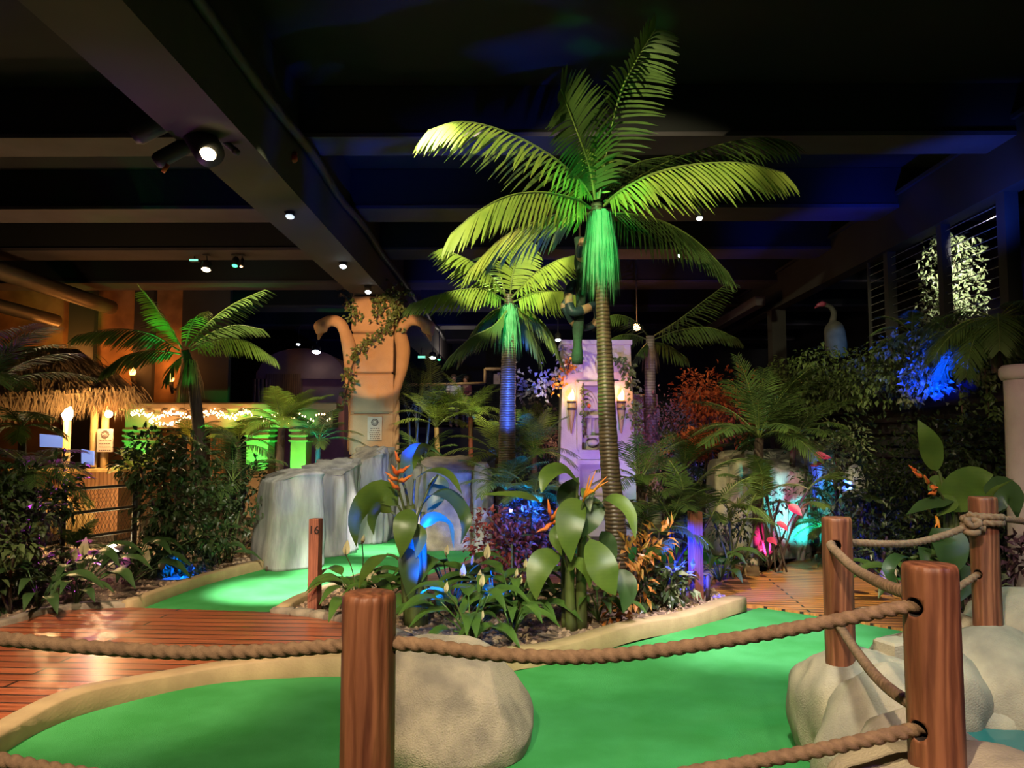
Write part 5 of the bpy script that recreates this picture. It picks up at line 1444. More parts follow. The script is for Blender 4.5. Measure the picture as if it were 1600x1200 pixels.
PD, PM = M['palmdark'], M['palm']
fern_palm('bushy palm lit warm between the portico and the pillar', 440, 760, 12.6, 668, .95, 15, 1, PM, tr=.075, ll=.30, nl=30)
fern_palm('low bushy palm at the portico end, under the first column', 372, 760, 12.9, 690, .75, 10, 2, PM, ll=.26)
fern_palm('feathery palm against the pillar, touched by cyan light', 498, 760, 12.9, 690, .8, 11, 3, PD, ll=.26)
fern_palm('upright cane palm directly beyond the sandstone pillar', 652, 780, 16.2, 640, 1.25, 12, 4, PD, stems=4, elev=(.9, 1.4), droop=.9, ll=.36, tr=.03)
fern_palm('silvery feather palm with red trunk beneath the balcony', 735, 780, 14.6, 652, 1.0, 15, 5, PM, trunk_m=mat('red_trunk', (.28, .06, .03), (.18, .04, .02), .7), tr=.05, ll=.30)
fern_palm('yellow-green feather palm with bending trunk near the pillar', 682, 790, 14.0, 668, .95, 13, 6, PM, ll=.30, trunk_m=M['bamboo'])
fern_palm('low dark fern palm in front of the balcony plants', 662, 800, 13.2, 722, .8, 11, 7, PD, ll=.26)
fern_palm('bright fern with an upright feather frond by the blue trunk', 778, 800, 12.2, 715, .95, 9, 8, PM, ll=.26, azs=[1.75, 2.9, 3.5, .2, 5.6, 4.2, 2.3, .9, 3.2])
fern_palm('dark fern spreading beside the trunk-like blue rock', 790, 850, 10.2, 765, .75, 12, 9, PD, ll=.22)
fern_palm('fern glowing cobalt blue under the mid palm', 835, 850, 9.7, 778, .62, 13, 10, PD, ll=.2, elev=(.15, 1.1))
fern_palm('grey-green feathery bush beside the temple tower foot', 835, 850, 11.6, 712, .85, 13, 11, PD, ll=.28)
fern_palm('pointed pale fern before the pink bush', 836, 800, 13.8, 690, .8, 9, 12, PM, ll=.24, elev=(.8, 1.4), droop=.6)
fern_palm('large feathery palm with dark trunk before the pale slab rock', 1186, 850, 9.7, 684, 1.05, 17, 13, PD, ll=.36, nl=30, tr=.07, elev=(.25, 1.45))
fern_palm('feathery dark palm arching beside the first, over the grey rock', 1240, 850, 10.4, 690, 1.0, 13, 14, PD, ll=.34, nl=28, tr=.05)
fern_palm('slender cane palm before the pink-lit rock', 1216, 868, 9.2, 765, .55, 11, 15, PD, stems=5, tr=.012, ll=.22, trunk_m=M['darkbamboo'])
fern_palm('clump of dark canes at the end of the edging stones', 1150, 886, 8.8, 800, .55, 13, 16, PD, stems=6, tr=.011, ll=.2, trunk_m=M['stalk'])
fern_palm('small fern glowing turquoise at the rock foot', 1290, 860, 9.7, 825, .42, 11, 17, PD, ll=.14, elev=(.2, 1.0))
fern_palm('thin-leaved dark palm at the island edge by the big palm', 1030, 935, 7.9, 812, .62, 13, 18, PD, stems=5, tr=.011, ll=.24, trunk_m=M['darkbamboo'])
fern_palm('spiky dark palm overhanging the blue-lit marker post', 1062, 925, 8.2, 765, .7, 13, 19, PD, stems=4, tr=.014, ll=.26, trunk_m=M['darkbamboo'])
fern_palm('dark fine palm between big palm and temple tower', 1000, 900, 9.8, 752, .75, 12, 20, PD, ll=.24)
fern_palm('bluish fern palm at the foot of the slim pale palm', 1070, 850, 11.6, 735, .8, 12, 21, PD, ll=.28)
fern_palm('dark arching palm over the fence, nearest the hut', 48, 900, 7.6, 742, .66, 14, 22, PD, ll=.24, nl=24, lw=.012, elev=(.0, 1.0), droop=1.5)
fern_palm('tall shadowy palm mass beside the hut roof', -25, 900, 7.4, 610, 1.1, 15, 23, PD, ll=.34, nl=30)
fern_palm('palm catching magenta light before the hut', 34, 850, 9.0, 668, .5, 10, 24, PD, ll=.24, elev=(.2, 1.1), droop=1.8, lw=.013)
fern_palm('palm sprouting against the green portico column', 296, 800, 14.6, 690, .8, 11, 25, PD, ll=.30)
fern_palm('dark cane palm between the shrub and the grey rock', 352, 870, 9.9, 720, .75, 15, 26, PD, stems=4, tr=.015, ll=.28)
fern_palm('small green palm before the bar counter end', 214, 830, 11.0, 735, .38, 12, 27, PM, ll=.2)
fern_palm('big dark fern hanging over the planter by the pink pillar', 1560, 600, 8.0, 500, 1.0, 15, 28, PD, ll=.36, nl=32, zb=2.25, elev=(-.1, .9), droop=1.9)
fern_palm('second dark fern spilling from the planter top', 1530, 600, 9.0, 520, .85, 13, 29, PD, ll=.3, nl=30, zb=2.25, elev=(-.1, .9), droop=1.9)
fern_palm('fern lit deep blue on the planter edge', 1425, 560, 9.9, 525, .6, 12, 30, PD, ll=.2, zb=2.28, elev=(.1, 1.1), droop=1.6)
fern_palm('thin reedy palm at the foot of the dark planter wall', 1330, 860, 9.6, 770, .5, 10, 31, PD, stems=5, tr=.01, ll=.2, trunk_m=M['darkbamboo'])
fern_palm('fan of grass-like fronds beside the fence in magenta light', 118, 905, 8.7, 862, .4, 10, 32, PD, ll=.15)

# ---- leafy shrubs
def shrub(label, px, pyb, Yd, w, h, n, m, seed, leaf=(.09, .045), z0=.05, name='leafy_shrub', d=None, stems=3, top_py=None, droop=.2, cat='shrub', stemm=None, group=None, low=.15):
    rnd = random.Random(seed)
    base = P(px, pyb, Yd); base.z = z0
    if top_py is not None: h = P(px, top_py, Yd).z - z0
    d = d or w * .8
    t = thing(name, label, cat, base, group)
    b = MB(); twigs = MB()
    cl = [(rnd.uniform(-.45, .45) * w, rnd.uniform(-.45, .45) * d, h * rnd.uniform(low, .88), rnd.uniform(.22, .42) * min(w, h)) for _ in range(max(7, int(n / 70)))]
    for k in range(n):
        c = cl[k % len(cl)]
        v = Vector((rnd.gauss(0, 1), rnd.gauss(0, 1), rnd.gauss(0, 1))).normalized()
        p = base + Vector((c[0], c[1], c[2])) + v * c[3] * rnd.uniform(.55, 1.05)
        if p.z < z0 + .02: p.z = z0 + rnd.uniform(.02, .1)
        if p.z > z0 + h: p.z = z0 + h - rnd.uniform(0, .08)
        dd = (v + Vector((0, 0, -droop)) + Vector((rnd.uniform(-.5, .5), rnd.uniform(-.5, .5), rnd.uniform(-.5, .5)))).normalized()
        L = leaf[0] * rnd.uniform(.65, 1.2)
        b.leaf(p, dd, (v + Z * .8 + Vector((rnd.uniform(-.4, .4), rnd.uniform(-.4, .4), 0))).normalized(), L, leaf[1] * rnd.uniform(.8, 1.15), 0, .2, .2)
    b.build('foliage', m, t, False)
    if z0 < 1.0:
        for k in range(stems):
            c = cl[k % len(cl)]
            s = MB(); s.tube(sample([base + Vector((rnd.uniform(-.05, .05), rnd.uniform(-.05, .05), -.0)), base + Vector((c[0] * .4, c[1] * .4, c[2] * .5)), base + Vector((c[0], c[1], c[2]))], 8), .014, 7)
            s.build('stem', stemm or M['bark'], t, True)
    return t

SB, SM = M['shrub'], M['shrubmid']
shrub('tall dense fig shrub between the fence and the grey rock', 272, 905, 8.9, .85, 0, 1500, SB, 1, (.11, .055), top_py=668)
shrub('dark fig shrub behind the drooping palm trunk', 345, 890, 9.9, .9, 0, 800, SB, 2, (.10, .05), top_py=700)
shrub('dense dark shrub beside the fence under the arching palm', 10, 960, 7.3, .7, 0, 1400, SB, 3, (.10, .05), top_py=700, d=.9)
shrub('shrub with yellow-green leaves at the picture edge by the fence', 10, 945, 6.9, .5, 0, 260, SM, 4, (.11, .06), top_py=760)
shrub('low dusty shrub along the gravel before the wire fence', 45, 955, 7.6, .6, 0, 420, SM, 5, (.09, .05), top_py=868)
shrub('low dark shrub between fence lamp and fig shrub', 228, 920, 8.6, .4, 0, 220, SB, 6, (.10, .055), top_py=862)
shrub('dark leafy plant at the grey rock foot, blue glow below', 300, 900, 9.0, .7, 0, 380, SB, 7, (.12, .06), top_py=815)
shrub('russet-leaved shrub behind the second big-leaf plant', 815, 870, 9.2, 1.0, 0, 900, M['redleaf'], 8, (.085, .05), top_py=795, d=.6)
shrub('purple-blue leafed shrub beside the blue rock column', 850, 865, 9.7, .9, 0, 600, M['purpleleaf'], 9, (.08, .05), top_py=780)
shrub('orange-leaved croton at the foot of the big palm', 990, 945, 7.0, .42, 0, 150, M['croton'], 10, (.13, .045), top_py=805, d=.35, droop=-.1)
shrub('small orange croton at the island kerb', 968, 962, 6.55, .22, .28, 50, M['croton'], 11, (.11, .05))
shrub('pale-edged leafy plant beside the blue-lit marker post', 1062, 950, 7.35, .42, 0, 170, M['variegated'], 12, (.12, .05), top_py=885, d=.35)
shrub('dark leafy undergrowth at the island edge by the croton', 1025, 955, 7.2, .45, 0, 220, SB, 13, (.11, .05), top_py=880, d=.4)
shrub('tall rust-orange plume bush behind the pale slab rock', 1122, 800, 13.4, 1.0, 0, 1700, M['orangefeather'], 14, (.10, .05), top_py=566, low=.55, stems=4, d=.8)
shrub('salmon-orange plume bush leaning toward the pale palm', 1082, 780, 12.2, .62, 0, 800, M['orangefeather'], 15, (.09, .045), top_py=656, low=.72)
shrub('dusky pink bush left of the rust-orange plumes', 1040, 790, 14.2, 1.1, 0, 1300, M['pinkfeather'], 16, (.075, .035), top_py=606, low=.3)
shrub('lilac-blossomed bush between pink and rust plumes', 1078, 790, 13.8, .8, 0, 1100, M['lilacleaf'], 17, (.06, .035), top_py=596, low=.4)
shrub('bright pink bush against the temple tower edge', 866, 790, 14.4, .62, 0, 800, M['pinkfeather'], 18, (.06, .03), top_py=650, low=.6)
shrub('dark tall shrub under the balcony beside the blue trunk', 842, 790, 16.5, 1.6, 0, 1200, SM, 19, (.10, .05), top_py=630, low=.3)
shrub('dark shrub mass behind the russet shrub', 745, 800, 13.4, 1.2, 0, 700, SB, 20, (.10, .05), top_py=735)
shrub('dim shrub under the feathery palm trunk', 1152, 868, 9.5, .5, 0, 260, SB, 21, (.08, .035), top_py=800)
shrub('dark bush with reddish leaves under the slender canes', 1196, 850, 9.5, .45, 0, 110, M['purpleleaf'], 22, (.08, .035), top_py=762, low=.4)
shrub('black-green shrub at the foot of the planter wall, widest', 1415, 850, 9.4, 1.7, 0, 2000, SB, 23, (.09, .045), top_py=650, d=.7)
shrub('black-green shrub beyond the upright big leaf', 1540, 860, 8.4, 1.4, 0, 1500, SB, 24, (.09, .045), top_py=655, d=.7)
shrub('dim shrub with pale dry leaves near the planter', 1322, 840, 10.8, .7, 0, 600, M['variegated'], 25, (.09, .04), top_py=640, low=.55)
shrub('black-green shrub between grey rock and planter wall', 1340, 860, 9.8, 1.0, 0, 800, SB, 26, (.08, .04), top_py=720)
shrub('dark red leafed shrub beside the knotted post', 1580, 930, 5.5, .5, 0, 420, M['purpleleaf'], 27, (.09, .045), top_py=835, d=.4)
shrub('pale-leaved plant in the dark red shrub by the knotted post', 1566, 920, 5.4, .22, 0, 40, M['variegated'], 28, (.10, .05), top_py=842)
shrub('low dark plants before the golden deck edge stones', 1375, 862, 9.1, .9, 0, 420, SB, 29, (.10, .05), top_py=818)
# hanging planting on the planter wall
shrub('long mass of hanging ivy over the planter, far end', 1195, 600, 15.0, 1.5, 1.1, 1500, M['ivy'], 30, (.10, .06), z0=1.75, d=3.2, name='hanging_ivy', cat='ivy', droop=.8)
shrub('hanging ivy over the planter behind the bird statue', 1262, 600, 12.6, 1.0, .95, 1500, M['ivy'], 31, (.09, .055), z0=1.95, d=2.6, name='hanging_ivy', cat='ivy', droop=.8)
shrub('hanging ivy over the planter before the bird statue', 1350, 600, 11.0, .9, .95, 1500, M['ivy'], 32, (.085, .05), z0=2.0, d=2.0, name='hanging_ivy', cat='ivy', droop=.8)
shrub('hanging ivy glowing electric blue on the planter', 1450, 580, 9.3, .62, .95, 1000, M['ivy'], 33, (.085, .05), z0=2.05, d=1.0, name='hanging_ivy', cat='ivy', droop=.8)
shrub('dim ivy hanging beyond the blue patch toward the pillar', 1535, 600, 8.6, .9, .6, 800, M['ivy'], 34, (.085, .05), z0=2.15, d=1.0, name='hanging_ivy', cat='ivy', droop=.8)
# the white-lit tree behind the wires
def lit_tree():
    Yd = 11.2; base = P(1492, 560, Yd); base.z = 2.3
    t = thing('indoor_tree', 'small weeping tree lit white behind the wire screen', 'tree', base)
    rnd = random.Random(5); b = MB()
    for _ in range(1300):
        a = rnd.random(); px = 1490 + rnd.gauss(0, 1) * (22 + 6 * a); py = 365 + 165 * a ** .9
        px = min(max(px, 1437 + 6 * math.sin(py * .1)), 1538)
        p = P(px, py, Yd + rnd.uniform(-.4, .4))
        d = Vector((rnd.uniform(-.7, .7), rnd.uniform(-.8, .1), rnd.uniform(-1, .25))).normalized()
        b.leaf(p, d, Vector((rnd.uniform(-.5, .5), -1, .5)), rnd.uniform(.06, .12), rnd.uniform(.03, .05))
    b.build('foliage', M['variegated'], t, False)
    b = MB(); b.tube(sample([base - Z * .02, P(1490, 480, Yd), P(1488, 400, Yd)], 10), .035, 8); b.build('trunk', M['bark'], t, True)
lit_tree()
one_box('shelf_planter', (6.6, 11.2, 2.25), (1.4, 3.0, .1), M['walldark'])

# trailing ivy strands
def vine(label, pts, n, seed, m=None, leaf=(.09, .06), spread=.07, name='ivy_vine'):
    rnd = random.Random(seed); cv = sample(pts, 40)
    t = thing(name, label, 'ivy', cv[0])
    b = MB(); b.tube(cv, .012, 6); b.build('stem', M['bark'], t, True)
    b = MB()
    for _ in range(n):
        p = curve(pts, rnd.random()) + Vector((rnd.gauss(0, spread), rnd.gauss(0, spread * .6) - .04, rnd.gauss(0, spread)))
        d = Vector((rnd.uniform(-1, 1), rnd.uniform(-1, .1), rnd.uniform(-1, .3))).normalized()
        b.leaf(p, d, Vector((rnd.uniform(-.5, .5), -1, .6)), leaf[0] * rnd.uniform(.7, 1.2), leaf[1] * rnd.uniform(.8, 1.2))
    b.build('foliage', m or M['ivy'], t, False)
yv = PY - .12
vine('ivy strand slanting down across the sandstone pillar', PX([(616, 470, yv), (612, 500, yv), (600, 518, yv), (575, 535, yv), (556, 556, yv), (546, 590, yv), (538, 625, yv)]), 190, 1)
vine('ivy tuft hanging from the pillar top, over its corner', PX([(622, 452, yv), (626, 470, yv), (622, 490, yv), (614, 505, yv)]), 110, 2, spread=.12)
vine('ivy sprig drooping on the upper face of the pillar', PX([(612, 462, yv), (598, 468, yv), (592, 480, yv), (588, 500, yv)]), 70, 3)
vine('small ivy sprig on the shaded corner of the pillar top', PX([(552, 480, yv), (554, 490, yv), (555, 502, yv)]), 34, 4)
vine('dry tangled twigs curling beside the pillar capital', PX([(540, 462, yv), (532, 458, yv), (540, 466, yv), (548, 478, yv)]), 14, 5, M['bark'])
ty = TY - .2
vine('white flowering vine reaching from the temple tower corner', PX([(893, 556, ty), (884, 575, ty), (868, 588, ty), (850, 600, ty), (835, 612, ty)]), 120, 6, M['lilacleaf'], (.09, .06), .09)
vine('yellow-leaved vine hanging by the mossy log end', PX([(892, 560, ty - .1), (886, 580, ty - .1), (872, 590, ty - .1), (868, 608, ty - .1)]), 60, 7, M['bractyellow'], (.08, .05), .06)
vine('dark and yellow vine trailing down the tower corner', PX([(962, 560, ty), (975, 570, ty), (984, 590, ty), (990, 620, ty), (994, 670, ty)]), 110, 8, M['ivy'])
vine('ivy strand inside the tower niche', PX([(911, 599, TY - .06), (912, 640, TY - .04), (913, 680, TY - .04)]), 50, 9, M['ivy'], (.06, .04), .035)
vine('pale flowering garland hanging under the balcony', PX([(806, 590, 15.0), (820, 605, 15.0), (838, 618, 15.0), (842, 640, 15.0)]), 170, 10, M['lilacleaf'], (.09, .06), .16)
vine('long ivy strand trailing from the planter by the pillar', PX([(1538, 575, 8.2), (1541, 600, 8.2), (1544, 630, 8.2), (1545, 650, 8.2)]), 70, 11, None, (.08, .05), .05)
vine('short yellowish ivy strand below the blue ivy', PX([(1420, 580, 9.2), (1419, 600, 9.2), (1418, 622, 9.2)]), 50, 12, M['variegated'], (.09, .06), .05)
vine('short ivy strand below the blue ivy, nearer the pillar', PX([(1464, 585, 9.0), (1466, 600, 9.0), (1467, 615, 9.0)]), 40, 13, M['variegated'], (.09, .06), .05)
vine('thin ivy strand hanging between blue ivy and pillar', PX([(1498, 590, 8.6), (1501, 620, 8.6), (1504, 645, 8.6)]), 40, 14, None, (.07, .045), .04)
vine('ivy strand climbing down the tower flank', PX([(988, 630, ty), (992, 650, ty), (996, 690, ty)]), 60, 15, M['ivy'], (.07, .05), .05)

# ---- big-leaved flowering plants
def heliconia(label, base, stalks, leaves, flowers, seed):
    t = thing('heliconia_plant', label, 'plant', base)
    for pts, r in stalks:
        b = MB(); b.tube(sample(pts, 14), [r * (1.05 - .45 * i / 14) for i in range(15)], 10); b.build('stalk', M['stalk'], t, True)
    for i, L in enumerate(leaves):
        pts, w = L[0], L[1]
        o_ = dict(ref=(0.1, -.75, .7)); 
        m = M['helic']
        if len(L) > 2:
            o_.update(L[2])
        m = o_.pop('mat', m); foot = o_.pop('foot', None)
        b = MB(); b.blade(pts, w, 14, fold=o_.pop('fold', .16), ripple=o_.pop('ripple', .025), seed=seed * 50 + i, **o_)
        lf = b.build('leaf', m, t, True)
        if foot is not None:
            b = MB(); b.tube(sample([foot, foot.lerp(pts[0], .55) + Vector((0, 0, .05)), pts[0]], 8), .011, 7); b.build('petiole', M['stalk'], lf, True)
    for stem, bracts, m in flowers:
        b = MB(); b.tube(sample(stem, 10), .008, 7); f = b.build('flower_stem', M['stalk'], t, True)
        for a, c, w in bracts:
            b = MB(); mid = a.lerp(c, .4) + Vector((0, -.012, -.012))
            b.tube([a, a.lerp(c, .25) + Vector((0, -.006, 0)), mid, a.lerp(c, .75), c], [w * .35, w * .55, w * .5, w * .3, .002], 8)
            b.build('bract', m, f, True)

Ya = 6.5
gA = Vector((P(650, 955, Ya).x, Ya, .05))
sA = P(646, 850, Ya)
UP = (0, -.35, 1); FR = (0, -1, .25); DN = (.3, -.2, 1)
heliconia('big-leaved plant with orange hanging bracts and blue-lit leaf undersides', gA,
    [([gA, P(648, 900, Ya), P(644, 840, Ya), P(640, 790, Ya)], .075), ([gA + Vector((.06, .05, 0)), P(662, 880, Ya + .05), P(660, 800, Ya + .05)], .035), ([gA + Vector((-.07, .02, 0)), P(630, 890, Ya), P(626, 800, Ya)], .03)],
    [(PX([(628, 752, 6.5), (640, 716, 6.48), (665, 699, 6.45), (692, 712, 6.42)]), .17, dict(ref=(.2, .5, 1), foot=P(640, 800, Ya))),
     (PX([(648, 748, 6.5), (675, 735, 6.4), (703, 744, 6.3), (722, 772, 6.25)]), .12, dict(ref=UP, foot=P(645, 800, Ya))),
     (PX([(684, 742, 6.7), (684, 770, 6.65), (668, 804, 6.6)]), .18, dict(ref=FR, foot=P(652, 810, Ya))),
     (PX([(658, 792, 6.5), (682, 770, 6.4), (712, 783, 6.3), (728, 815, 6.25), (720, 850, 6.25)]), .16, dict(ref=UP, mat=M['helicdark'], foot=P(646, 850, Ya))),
     (PX([(656, 824, 6.45), (680, 809, 6.42), (702, 820, 6.4), (709, 856, 6.38)]), .14, dict(ref=(.5, .5, .8), foot=P(650, 870, Ya))),
     (PX([(622, 790, 6.45), (600, 770, 6.4), (574, 782, 6.38), (555, 815, 6.36), (557, 854, 6.36)]), .22, dict(ref=(-.75, .95, .15), foot=P(640, 850, Ya))),
     (PX([(622, 770, 6.6), (600, 758, 6.6), (580, 768, 6.6), (569, 784, 6.6)]), .12, dict(ref=UP, foot=P(636, 820, Ya))),
     (PX([(640, 795, 6.35), (634, 815, 6.25), (630, 842, 6.22), (626, 872, 6.25)]), .19, dict(ref=FR)),
     (PX([(650, 818, 6.4), (656, 842, 6.35), (650, 872, 6.35)]), .12, dict(ref=FR)),
     (PX([(604, 866, 6.4), (585, 878, 6.3), (570, 896, 6.25), (560, 920, 6.25)]), .13, dict(ref=(-.3, -.7, .8), foot=P(640, 900, Ya))),
     (PX([(636, 855, 6.4), (640, 890, 6.36), (642, 945, 6.4)]), .17, dict(ref=FR, mat=M['helicdark'])),
     (PX([(612, 800, 6.45), (594, 793, 6.42), (582, 810, 6.42), (584, 836, 6.42)]), .13, dict(ref=(-.5, .6, .6), foot=P(636, 850, Ya)))],
    [(PX([(640, 840, 6.4), (630, 790, 6.35), (622, 755, 6.3), (624, 722, 6.25), (626, 710, 6.25)]),
      [(P(624, 722, 6.25), P(617, 704, 6.22), .03), (P(622, 738, 6.27), P(641, 727, 6.2), .035), (P(622, 742, 6.28), P(612, 726, 6.2), .035), (P(623, 752, 6.3), P(645, 742, 6.22), .035), (P(622, 750, 6.3), P(602, 738, 6.25), .035), (P(624, 765, 6.3), P(606, 748, 6.2), .035)], M['bract'])], 1)

Yb = 6.35
gB = Vector((P(893, 972, Yb).x, Yb, .05))
heliconia('big-leaved plant with spiky yellow bracts before the big palm', gB,
    [([gB, P(890, 920, Yb), P(893, 850, Yb), P(900, 790, Yb)], .045), ([gB + Vector((.08, .06, 0)), P(908, 910, Yb + .06), P(910, 840, Yb), P(915, 780, Yb)], .05), ([gB + Vector((-.05, .1, 0)), P(880, 900, Yb + .1), P(880, 830, Yb)], .025)],
    [(PX([(904, 754, 6.3), (878, 734, 6.2), (855, 744, 6.1), (846, 770, 6.05)]), .19, dict(ref=(-.1, -.6, .9), foot=P(900, 800, Yb))),
     (PX([(860, 806, 6.3), (838, 782, 6.15), (800, 773, 6.0), (750, 773, 5.85)]), .13, dict(ref=(0, -.6, 1), foot=P(885, 850, Yb))),
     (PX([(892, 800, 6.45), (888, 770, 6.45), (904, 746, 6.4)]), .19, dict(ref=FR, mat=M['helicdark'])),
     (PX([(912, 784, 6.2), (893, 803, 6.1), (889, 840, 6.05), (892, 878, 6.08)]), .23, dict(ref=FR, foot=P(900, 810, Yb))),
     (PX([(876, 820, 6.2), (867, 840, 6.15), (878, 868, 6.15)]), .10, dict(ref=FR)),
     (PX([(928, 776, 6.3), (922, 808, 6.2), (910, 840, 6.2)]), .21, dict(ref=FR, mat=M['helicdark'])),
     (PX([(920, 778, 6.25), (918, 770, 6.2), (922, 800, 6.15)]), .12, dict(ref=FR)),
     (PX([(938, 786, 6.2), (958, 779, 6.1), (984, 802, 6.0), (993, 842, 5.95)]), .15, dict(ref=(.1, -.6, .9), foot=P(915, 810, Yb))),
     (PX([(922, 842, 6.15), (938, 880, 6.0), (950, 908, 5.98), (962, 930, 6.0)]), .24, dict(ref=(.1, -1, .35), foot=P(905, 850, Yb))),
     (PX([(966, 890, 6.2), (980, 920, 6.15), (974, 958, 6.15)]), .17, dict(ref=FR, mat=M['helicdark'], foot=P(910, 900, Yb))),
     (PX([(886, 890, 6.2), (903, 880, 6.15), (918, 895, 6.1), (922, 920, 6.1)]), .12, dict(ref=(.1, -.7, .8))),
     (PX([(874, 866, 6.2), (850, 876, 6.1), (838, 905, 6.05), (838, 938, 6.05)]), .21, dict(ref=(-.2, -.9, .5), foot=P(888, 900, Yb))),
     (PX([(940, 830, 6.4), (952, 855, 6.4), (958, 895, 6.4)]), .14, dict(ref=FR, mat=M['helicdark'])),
     (PX([(800, 850, 7.2), (815, 838, 7.1), (832, 836, 7.0)]), .08, dict(ref=UP, mat=M['helicdark'], foot=P(800, 900, 7.2)))],
    [(PX([(905, 830, 6.2), (908, 800, 6.15), (912, 780, 6.12)]), [(P(911, 784, 6.12), P(931, 735, 6.05), .018), (P(913, 778, 6.1), P(949, 744, 6.0), .02), (P(914, 772, 6.1), P(950, 752, 6.02), .018), (P(912, 778, 6.12), P(922, 742, 6.06), .016), (P(915, 768, 6.1), P(944, 758, 6.05), .014)], M['bractyellow']),
     (PX([(880, 860, 6.3), (868, 825, 6.25), (860, 800, 6.2)]), [(P(860, 806, 6.2), P(856, 780, 6.15), .03), (P(861, 812, 6.2), P(873, 792, 6.12), .028), (P(862, 818, 6.2), P(838, 832, 6.1), .034), (P(864, 818, 6.2), P(882, 806, 6.12), .03)], M['bract'])], 2)

Yc = 5.6
gC = Vector((P(1490, 900, Yc).x, Yc, .03))
heliconia('big-leaved plant with orange bracts beside the knotted post', gC,
    [([gC, P(1488, 850, Yc), P(1482, 800, Yc), P(1474, 760, Yc)], .03), ([gC + Vector((.06, .03, 0)), P(1495, 840, Yc), P(1492, 790, Yc)], .025), ([gC + Vector((-.05, .05, 0)), P(1478, 850, Yc), P(1478, 780, Yc)], .022)],
    [(PX([(1464, 736, 5.6), (1455, 705, 5.55), (1446, 680, 5.5), (1434, 656, 5.5)]), .17, dict(ref=(-.1, -1, .1), foot=P(1475, 770, Yc))),
     (PX([(1490, 800, 5.55), (1503, 770, 5.5), (1524, 748, 5.42), (1552, 742, 5.34)]), .27, dict(ref=(-.35, -.9, .15), foot=P(1490, 830, Yc))),
     (PX([(1520, 838, 5.5), (1548, 775, 5.4), (1585, 748, 5.3)]), .12, dict(ref=UP, foot=P(1498, 850, Yc))),
     (PX([(1476, 766, 5.6), (1462, 755, 5.6), (1450, 766, 5.6)]), .12, dict(ref=FR)),
     (PX([(1490, 780, 5.5), (1462, 786, 5.4), (1440, 792, 5.35), (1416, 804, 5.3)]), .12, dict(ref=(0, -.6, 1), mat=M['helicdark'], foot=P(1488, 800, Yc))),
     (PX([(1488, 775, 5.5), (1478, 790, 5.45), (1466, 806, 5.4)]), .13, dict(ref=(-.2, -.8, .6))),
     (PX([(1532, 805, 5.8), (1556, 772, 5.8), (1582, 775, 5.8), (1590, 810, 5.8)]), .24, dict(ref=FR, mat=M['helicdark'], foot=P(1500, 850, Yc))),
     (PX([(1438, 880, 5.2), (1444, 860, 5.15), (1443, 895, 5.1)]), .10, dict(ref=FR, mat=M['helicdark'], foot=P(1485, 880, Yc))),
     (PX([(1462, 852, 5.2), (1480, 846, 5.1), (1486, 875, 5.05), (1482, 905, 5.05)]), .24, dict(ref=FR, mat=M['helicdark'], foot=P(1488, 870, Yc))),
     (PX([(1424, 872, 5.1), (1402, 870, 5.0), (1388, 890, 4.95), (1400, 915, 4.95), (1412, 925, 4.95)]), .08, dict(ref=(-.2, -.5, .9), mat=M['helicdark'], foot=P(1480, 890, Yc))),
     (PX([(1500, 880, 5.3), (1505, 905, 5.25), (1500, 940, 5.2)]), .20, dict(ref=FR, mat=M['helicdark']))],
    [(PX([(1480, 800, 5.5), (1472, 775, 5.45), (1455, 755, 5.4), (1432, 735, 5.35)]), [(P(1432, 736, 5.35), P(1420, 727, 5.3), .02), (P(1440, 745, 5.36), P(1426, 736, 5.3), .026), (P(1450, 755, 5.4), P(1444, 742, 5.3), .028), (P(1454, 760, 5.4), P(1466, 762, 5.32), .03), (P(1462, 766, 5.42), P(1450, 772, 5.35), .03)], M['bract']),
     (PX([(1488, 800, 5.5), (1474, 795, 5.45), (1464, 805, 5.4)]), [(P(1462, 806, 5.4), P(1470, 832, 5.36), .02), (P(1464, 808, 5.4), P(1460, 828, 5.36), .016)], M['bractyellow'])], 3)

# ---- peace lilies: low clumps of pointed leaves with cream spathes
def lily(label, px, py, Yd, r, n, seed, flowers=(), m=None, group=None, h=1.0):
    rnd = random.Random(seed)
    base = P(px, py, Yd); base.z = .05
    t = thing('peace_lily', label, 'plant', base, group)
    for i in range(n):
        az = i * 2.4 + rnd.uniform(-.3, .3)
        el = rnd.uniform(.35, 1.3); L = r * rnd.uniform(.55, .8)
        d = Vector((math.cos(az) * math.cos(el), math.sin(az) * math.cos(el), math.sin(el)))
        p0 = base + Vector((0, 0, .02)); p1 = base + d * r * rnd.uniform(.45, .95) * Vector((1, 1, h)).length / 1.73 + Vector((0, 0, .06 * h))
        o = Vector((math.cos(az), math.sin(az), 0))
        pts = [p1, p1 + (o * .75 + Z * .35) * L * .4, p1 + (o * 1.1 + Z * .12) * L * .72, p1 + (o * 1.3 - Z * .28) * L * .95]
        b = MB(); b.tube([p0, p0.lerp(p1, .5) + Z * .03, p1], .006, 5)
        b.blade(pts, L * .42, 9, ref=Z + o * -.2 + Vector((0, -.2, 0)), fold=.22, ripple=.03, seed=seed * 40 + i)
        b.build('leaf', m or M['lily'], t, True)
    for (fx, fy, fY, s) in flowers:
        q = P(fx, fy, fY)
        b = MB(); b.tube(sample([base, base.lerp(q, .6) + Vector((.02, 0, .03)), q - Z * .02], 8), .005, 6); st = b.build('flower_stem', M['stalk'], t, True)
        b = MB(); b.blade([q - Z * .03 * s, q + Vector((.005, .012, .03 * s)), q + Vector((.012, .02, .10 * s))], .062 * s, 8, ref=(.3, -1, .2), fold=.3); b.build('spathe', M['spathe'], st, True)
        b = MB(); b.tube([q + Vector((0, -.015, -.02)), q + Vector((0, -.02, .04 * s))], [.007, .005], 8); b.build('spadix', M['spathe'], st, True)

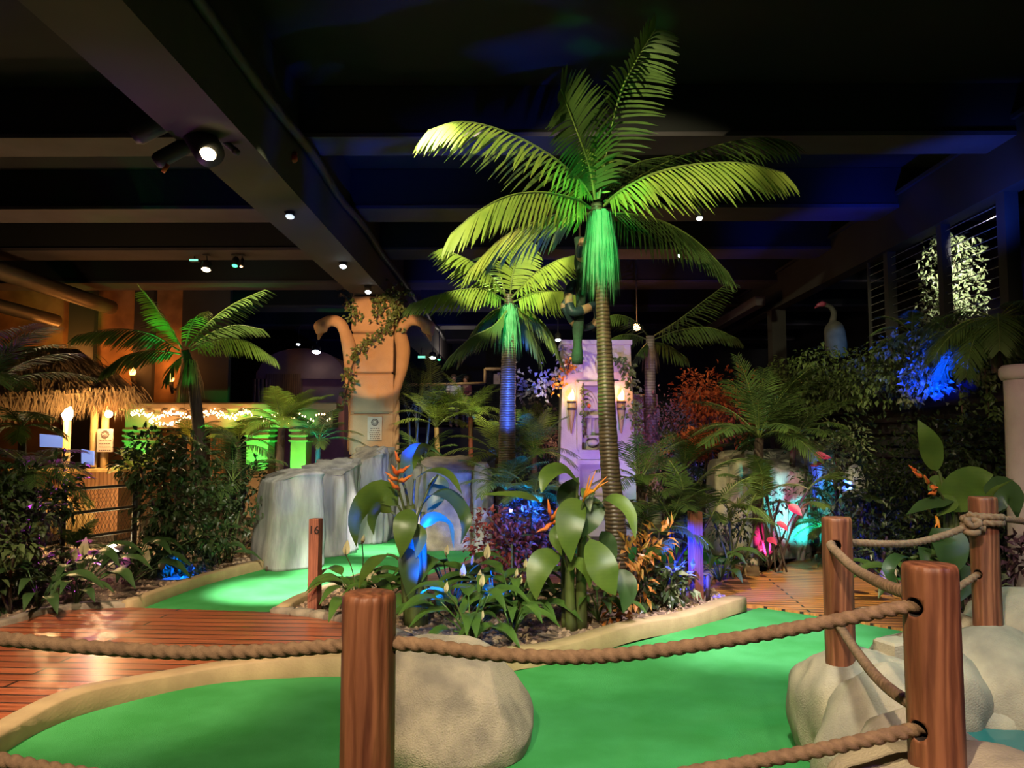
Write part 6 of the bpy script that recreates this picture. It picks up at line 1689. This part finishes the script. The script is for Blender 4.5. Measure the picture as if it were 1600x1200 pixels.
lily('peace lily clump behind the numbered marker post', 560, 925, 6.9, .42, 15, 1, [(540, 862, 6.8, 1.0), (566, 846, 6.9, .6), (575, 905, 6.7, .6)])
lily('peace lily nearest the front kerb, small boulder beside it', 735, 972, 5.9, .40, 18, 2, [(752, 912, 5.8, .7), (752, 965, 5.7, .5), (696, 922, 5.9, .6)])
lily('peace lily glowing blue behind the front clump', 705, 935, 7.0, .46, 14, 3, [(697, 864, 6.9, .7), (722, 898, 6.7, .9), (662, 862, 7.0, .8)])
lily('peace lily with tall cream flower in the middle of the island', 772, 935, 6.8, .46, 16, 4, [(760, 868, 6.7, 1.0), (748, 906, 6.5, .8), (820, 884, 6.6, .6), (737, 878, 6.9, .6)])
lily('peace lily between the two big-leaved plants, blue leaf backs', 805, 955, 6.5, .42, 16, 5, [(812, 910, 6.4, .6), (806, 898, 6.5, .5)])
lily('peace lily at the kerb before the spiky-bract plant', 800, 990, 5.9, .30, 13, 6, [])
lily('dark peace lily in the gravel beside the numbered post', 600, 945, 6.7, .34, 12, 7, [])
lily('low leafy clump at the big palm foot', 935, 960, 6.6, .28, 11, 8, [])
lily('peace lily with pinkish flowers under the wire fence', 125, 940, 7.6, .5, 15, 9, [(130, 862, 7.6, 1.4), (98, 905, 7.5, 1.0), (115, 872, 7.7, 1.0)], M['helicdark'])
lily('peace lily with large pale flowers beside the floodlight', 205, 925, 8.4, .5, 14, 10, [(195, 888, 8.3, 1.6), (228, 878, 8.4, 1.3), (252, 886, 8.5, 1.2), (310, 835, 8.8, 1.2)], M['helicdark'])
lily('dark leafy clump in the gravel at the deck corner', 60, 965, 7.0, .42, 13, 11, [], M['helicdark'])
lily('dark pointed leaf clump beside the gravel edge', 118, 948, 7.15, .30, 8, 12, [], M['helicdark'])
lily('low leafy clump between marker post and deck stones', 1125, 912, 8.4, .36, 12, 13, [], M['helicdark'])
lily('dark leafy clump by the bent kerb of the far hole', 1410, 868, 7.6, .45, 13, 14, [], M['helicdark'])
lily('low clump of leaves in the gravel at the rock foot', 330, 893, 9.3, .42, 12, 15, [(312, 832, 9.2, 1.0)], M['helicdark'])

# broad-leaved plants among the canes, pink light put into their leaf colour
def pink_lit_leaves(label, leaves, base):
    t = thing('caladium_plant', label, 'plant', base)
    for i, (pts, w) in enumerate(leaves):
        b = MB(); b.tube(sample([base, base.lerp(pts[0], .6) + Vector((.02, 0, .03)), pts[0]], 8), .005, 6); b.build('petiole', M['darkbamboo'], t, True)
        b = MB(); b.blade(pts, w, 8, ref=(.1, -1, .4), fold=.2, seed=i); b.build('leaf', M['caladium'], t, True)
M['caladium'] = mat('pink_leaf', (0.75, 0.06, 0.18), (0.55, 0.04, 0.14), 0.4, 8, transl=0.25)
pb = P(1222, 866, 9.2); pb.z = .05
pink_lit_leaves('pointed leaves coloured as if lit bright pink among the slender canes', [(PX([(1232, 788, 9.1), (1243, 797, 9.05), (1253, 806, 9.0)]), .12), (PX([(1214, 815, 9.1), (1224, 822, 9.05), (1230, 830, 9.0)]), .08), (PX([(1198, 842, 9.1), (1207, 845, 9.05), (1214, 852, 9.0)]), .08)], pb)
pb = P(1284, 858, 9.9); pb.z = .05
pink_lit_leaves('leaf pair coloured as if lit red-pink, high against the dark grey rock', [(PX([(1272, 708, 9.8), (1285, 713, 9.75), (1300, 716, 9.7)]), .10), (PX([(1266, 728, 9.8), (1278, 725, 9.75), (1290, 722, 9.7)]), .05)], pb)
spot('pink_leaf_lamp', P(1235, 850, 8.9), P(1236, 800, 9.1), 12, (1.0, 0.1, 0.4), 60, .6, .03)
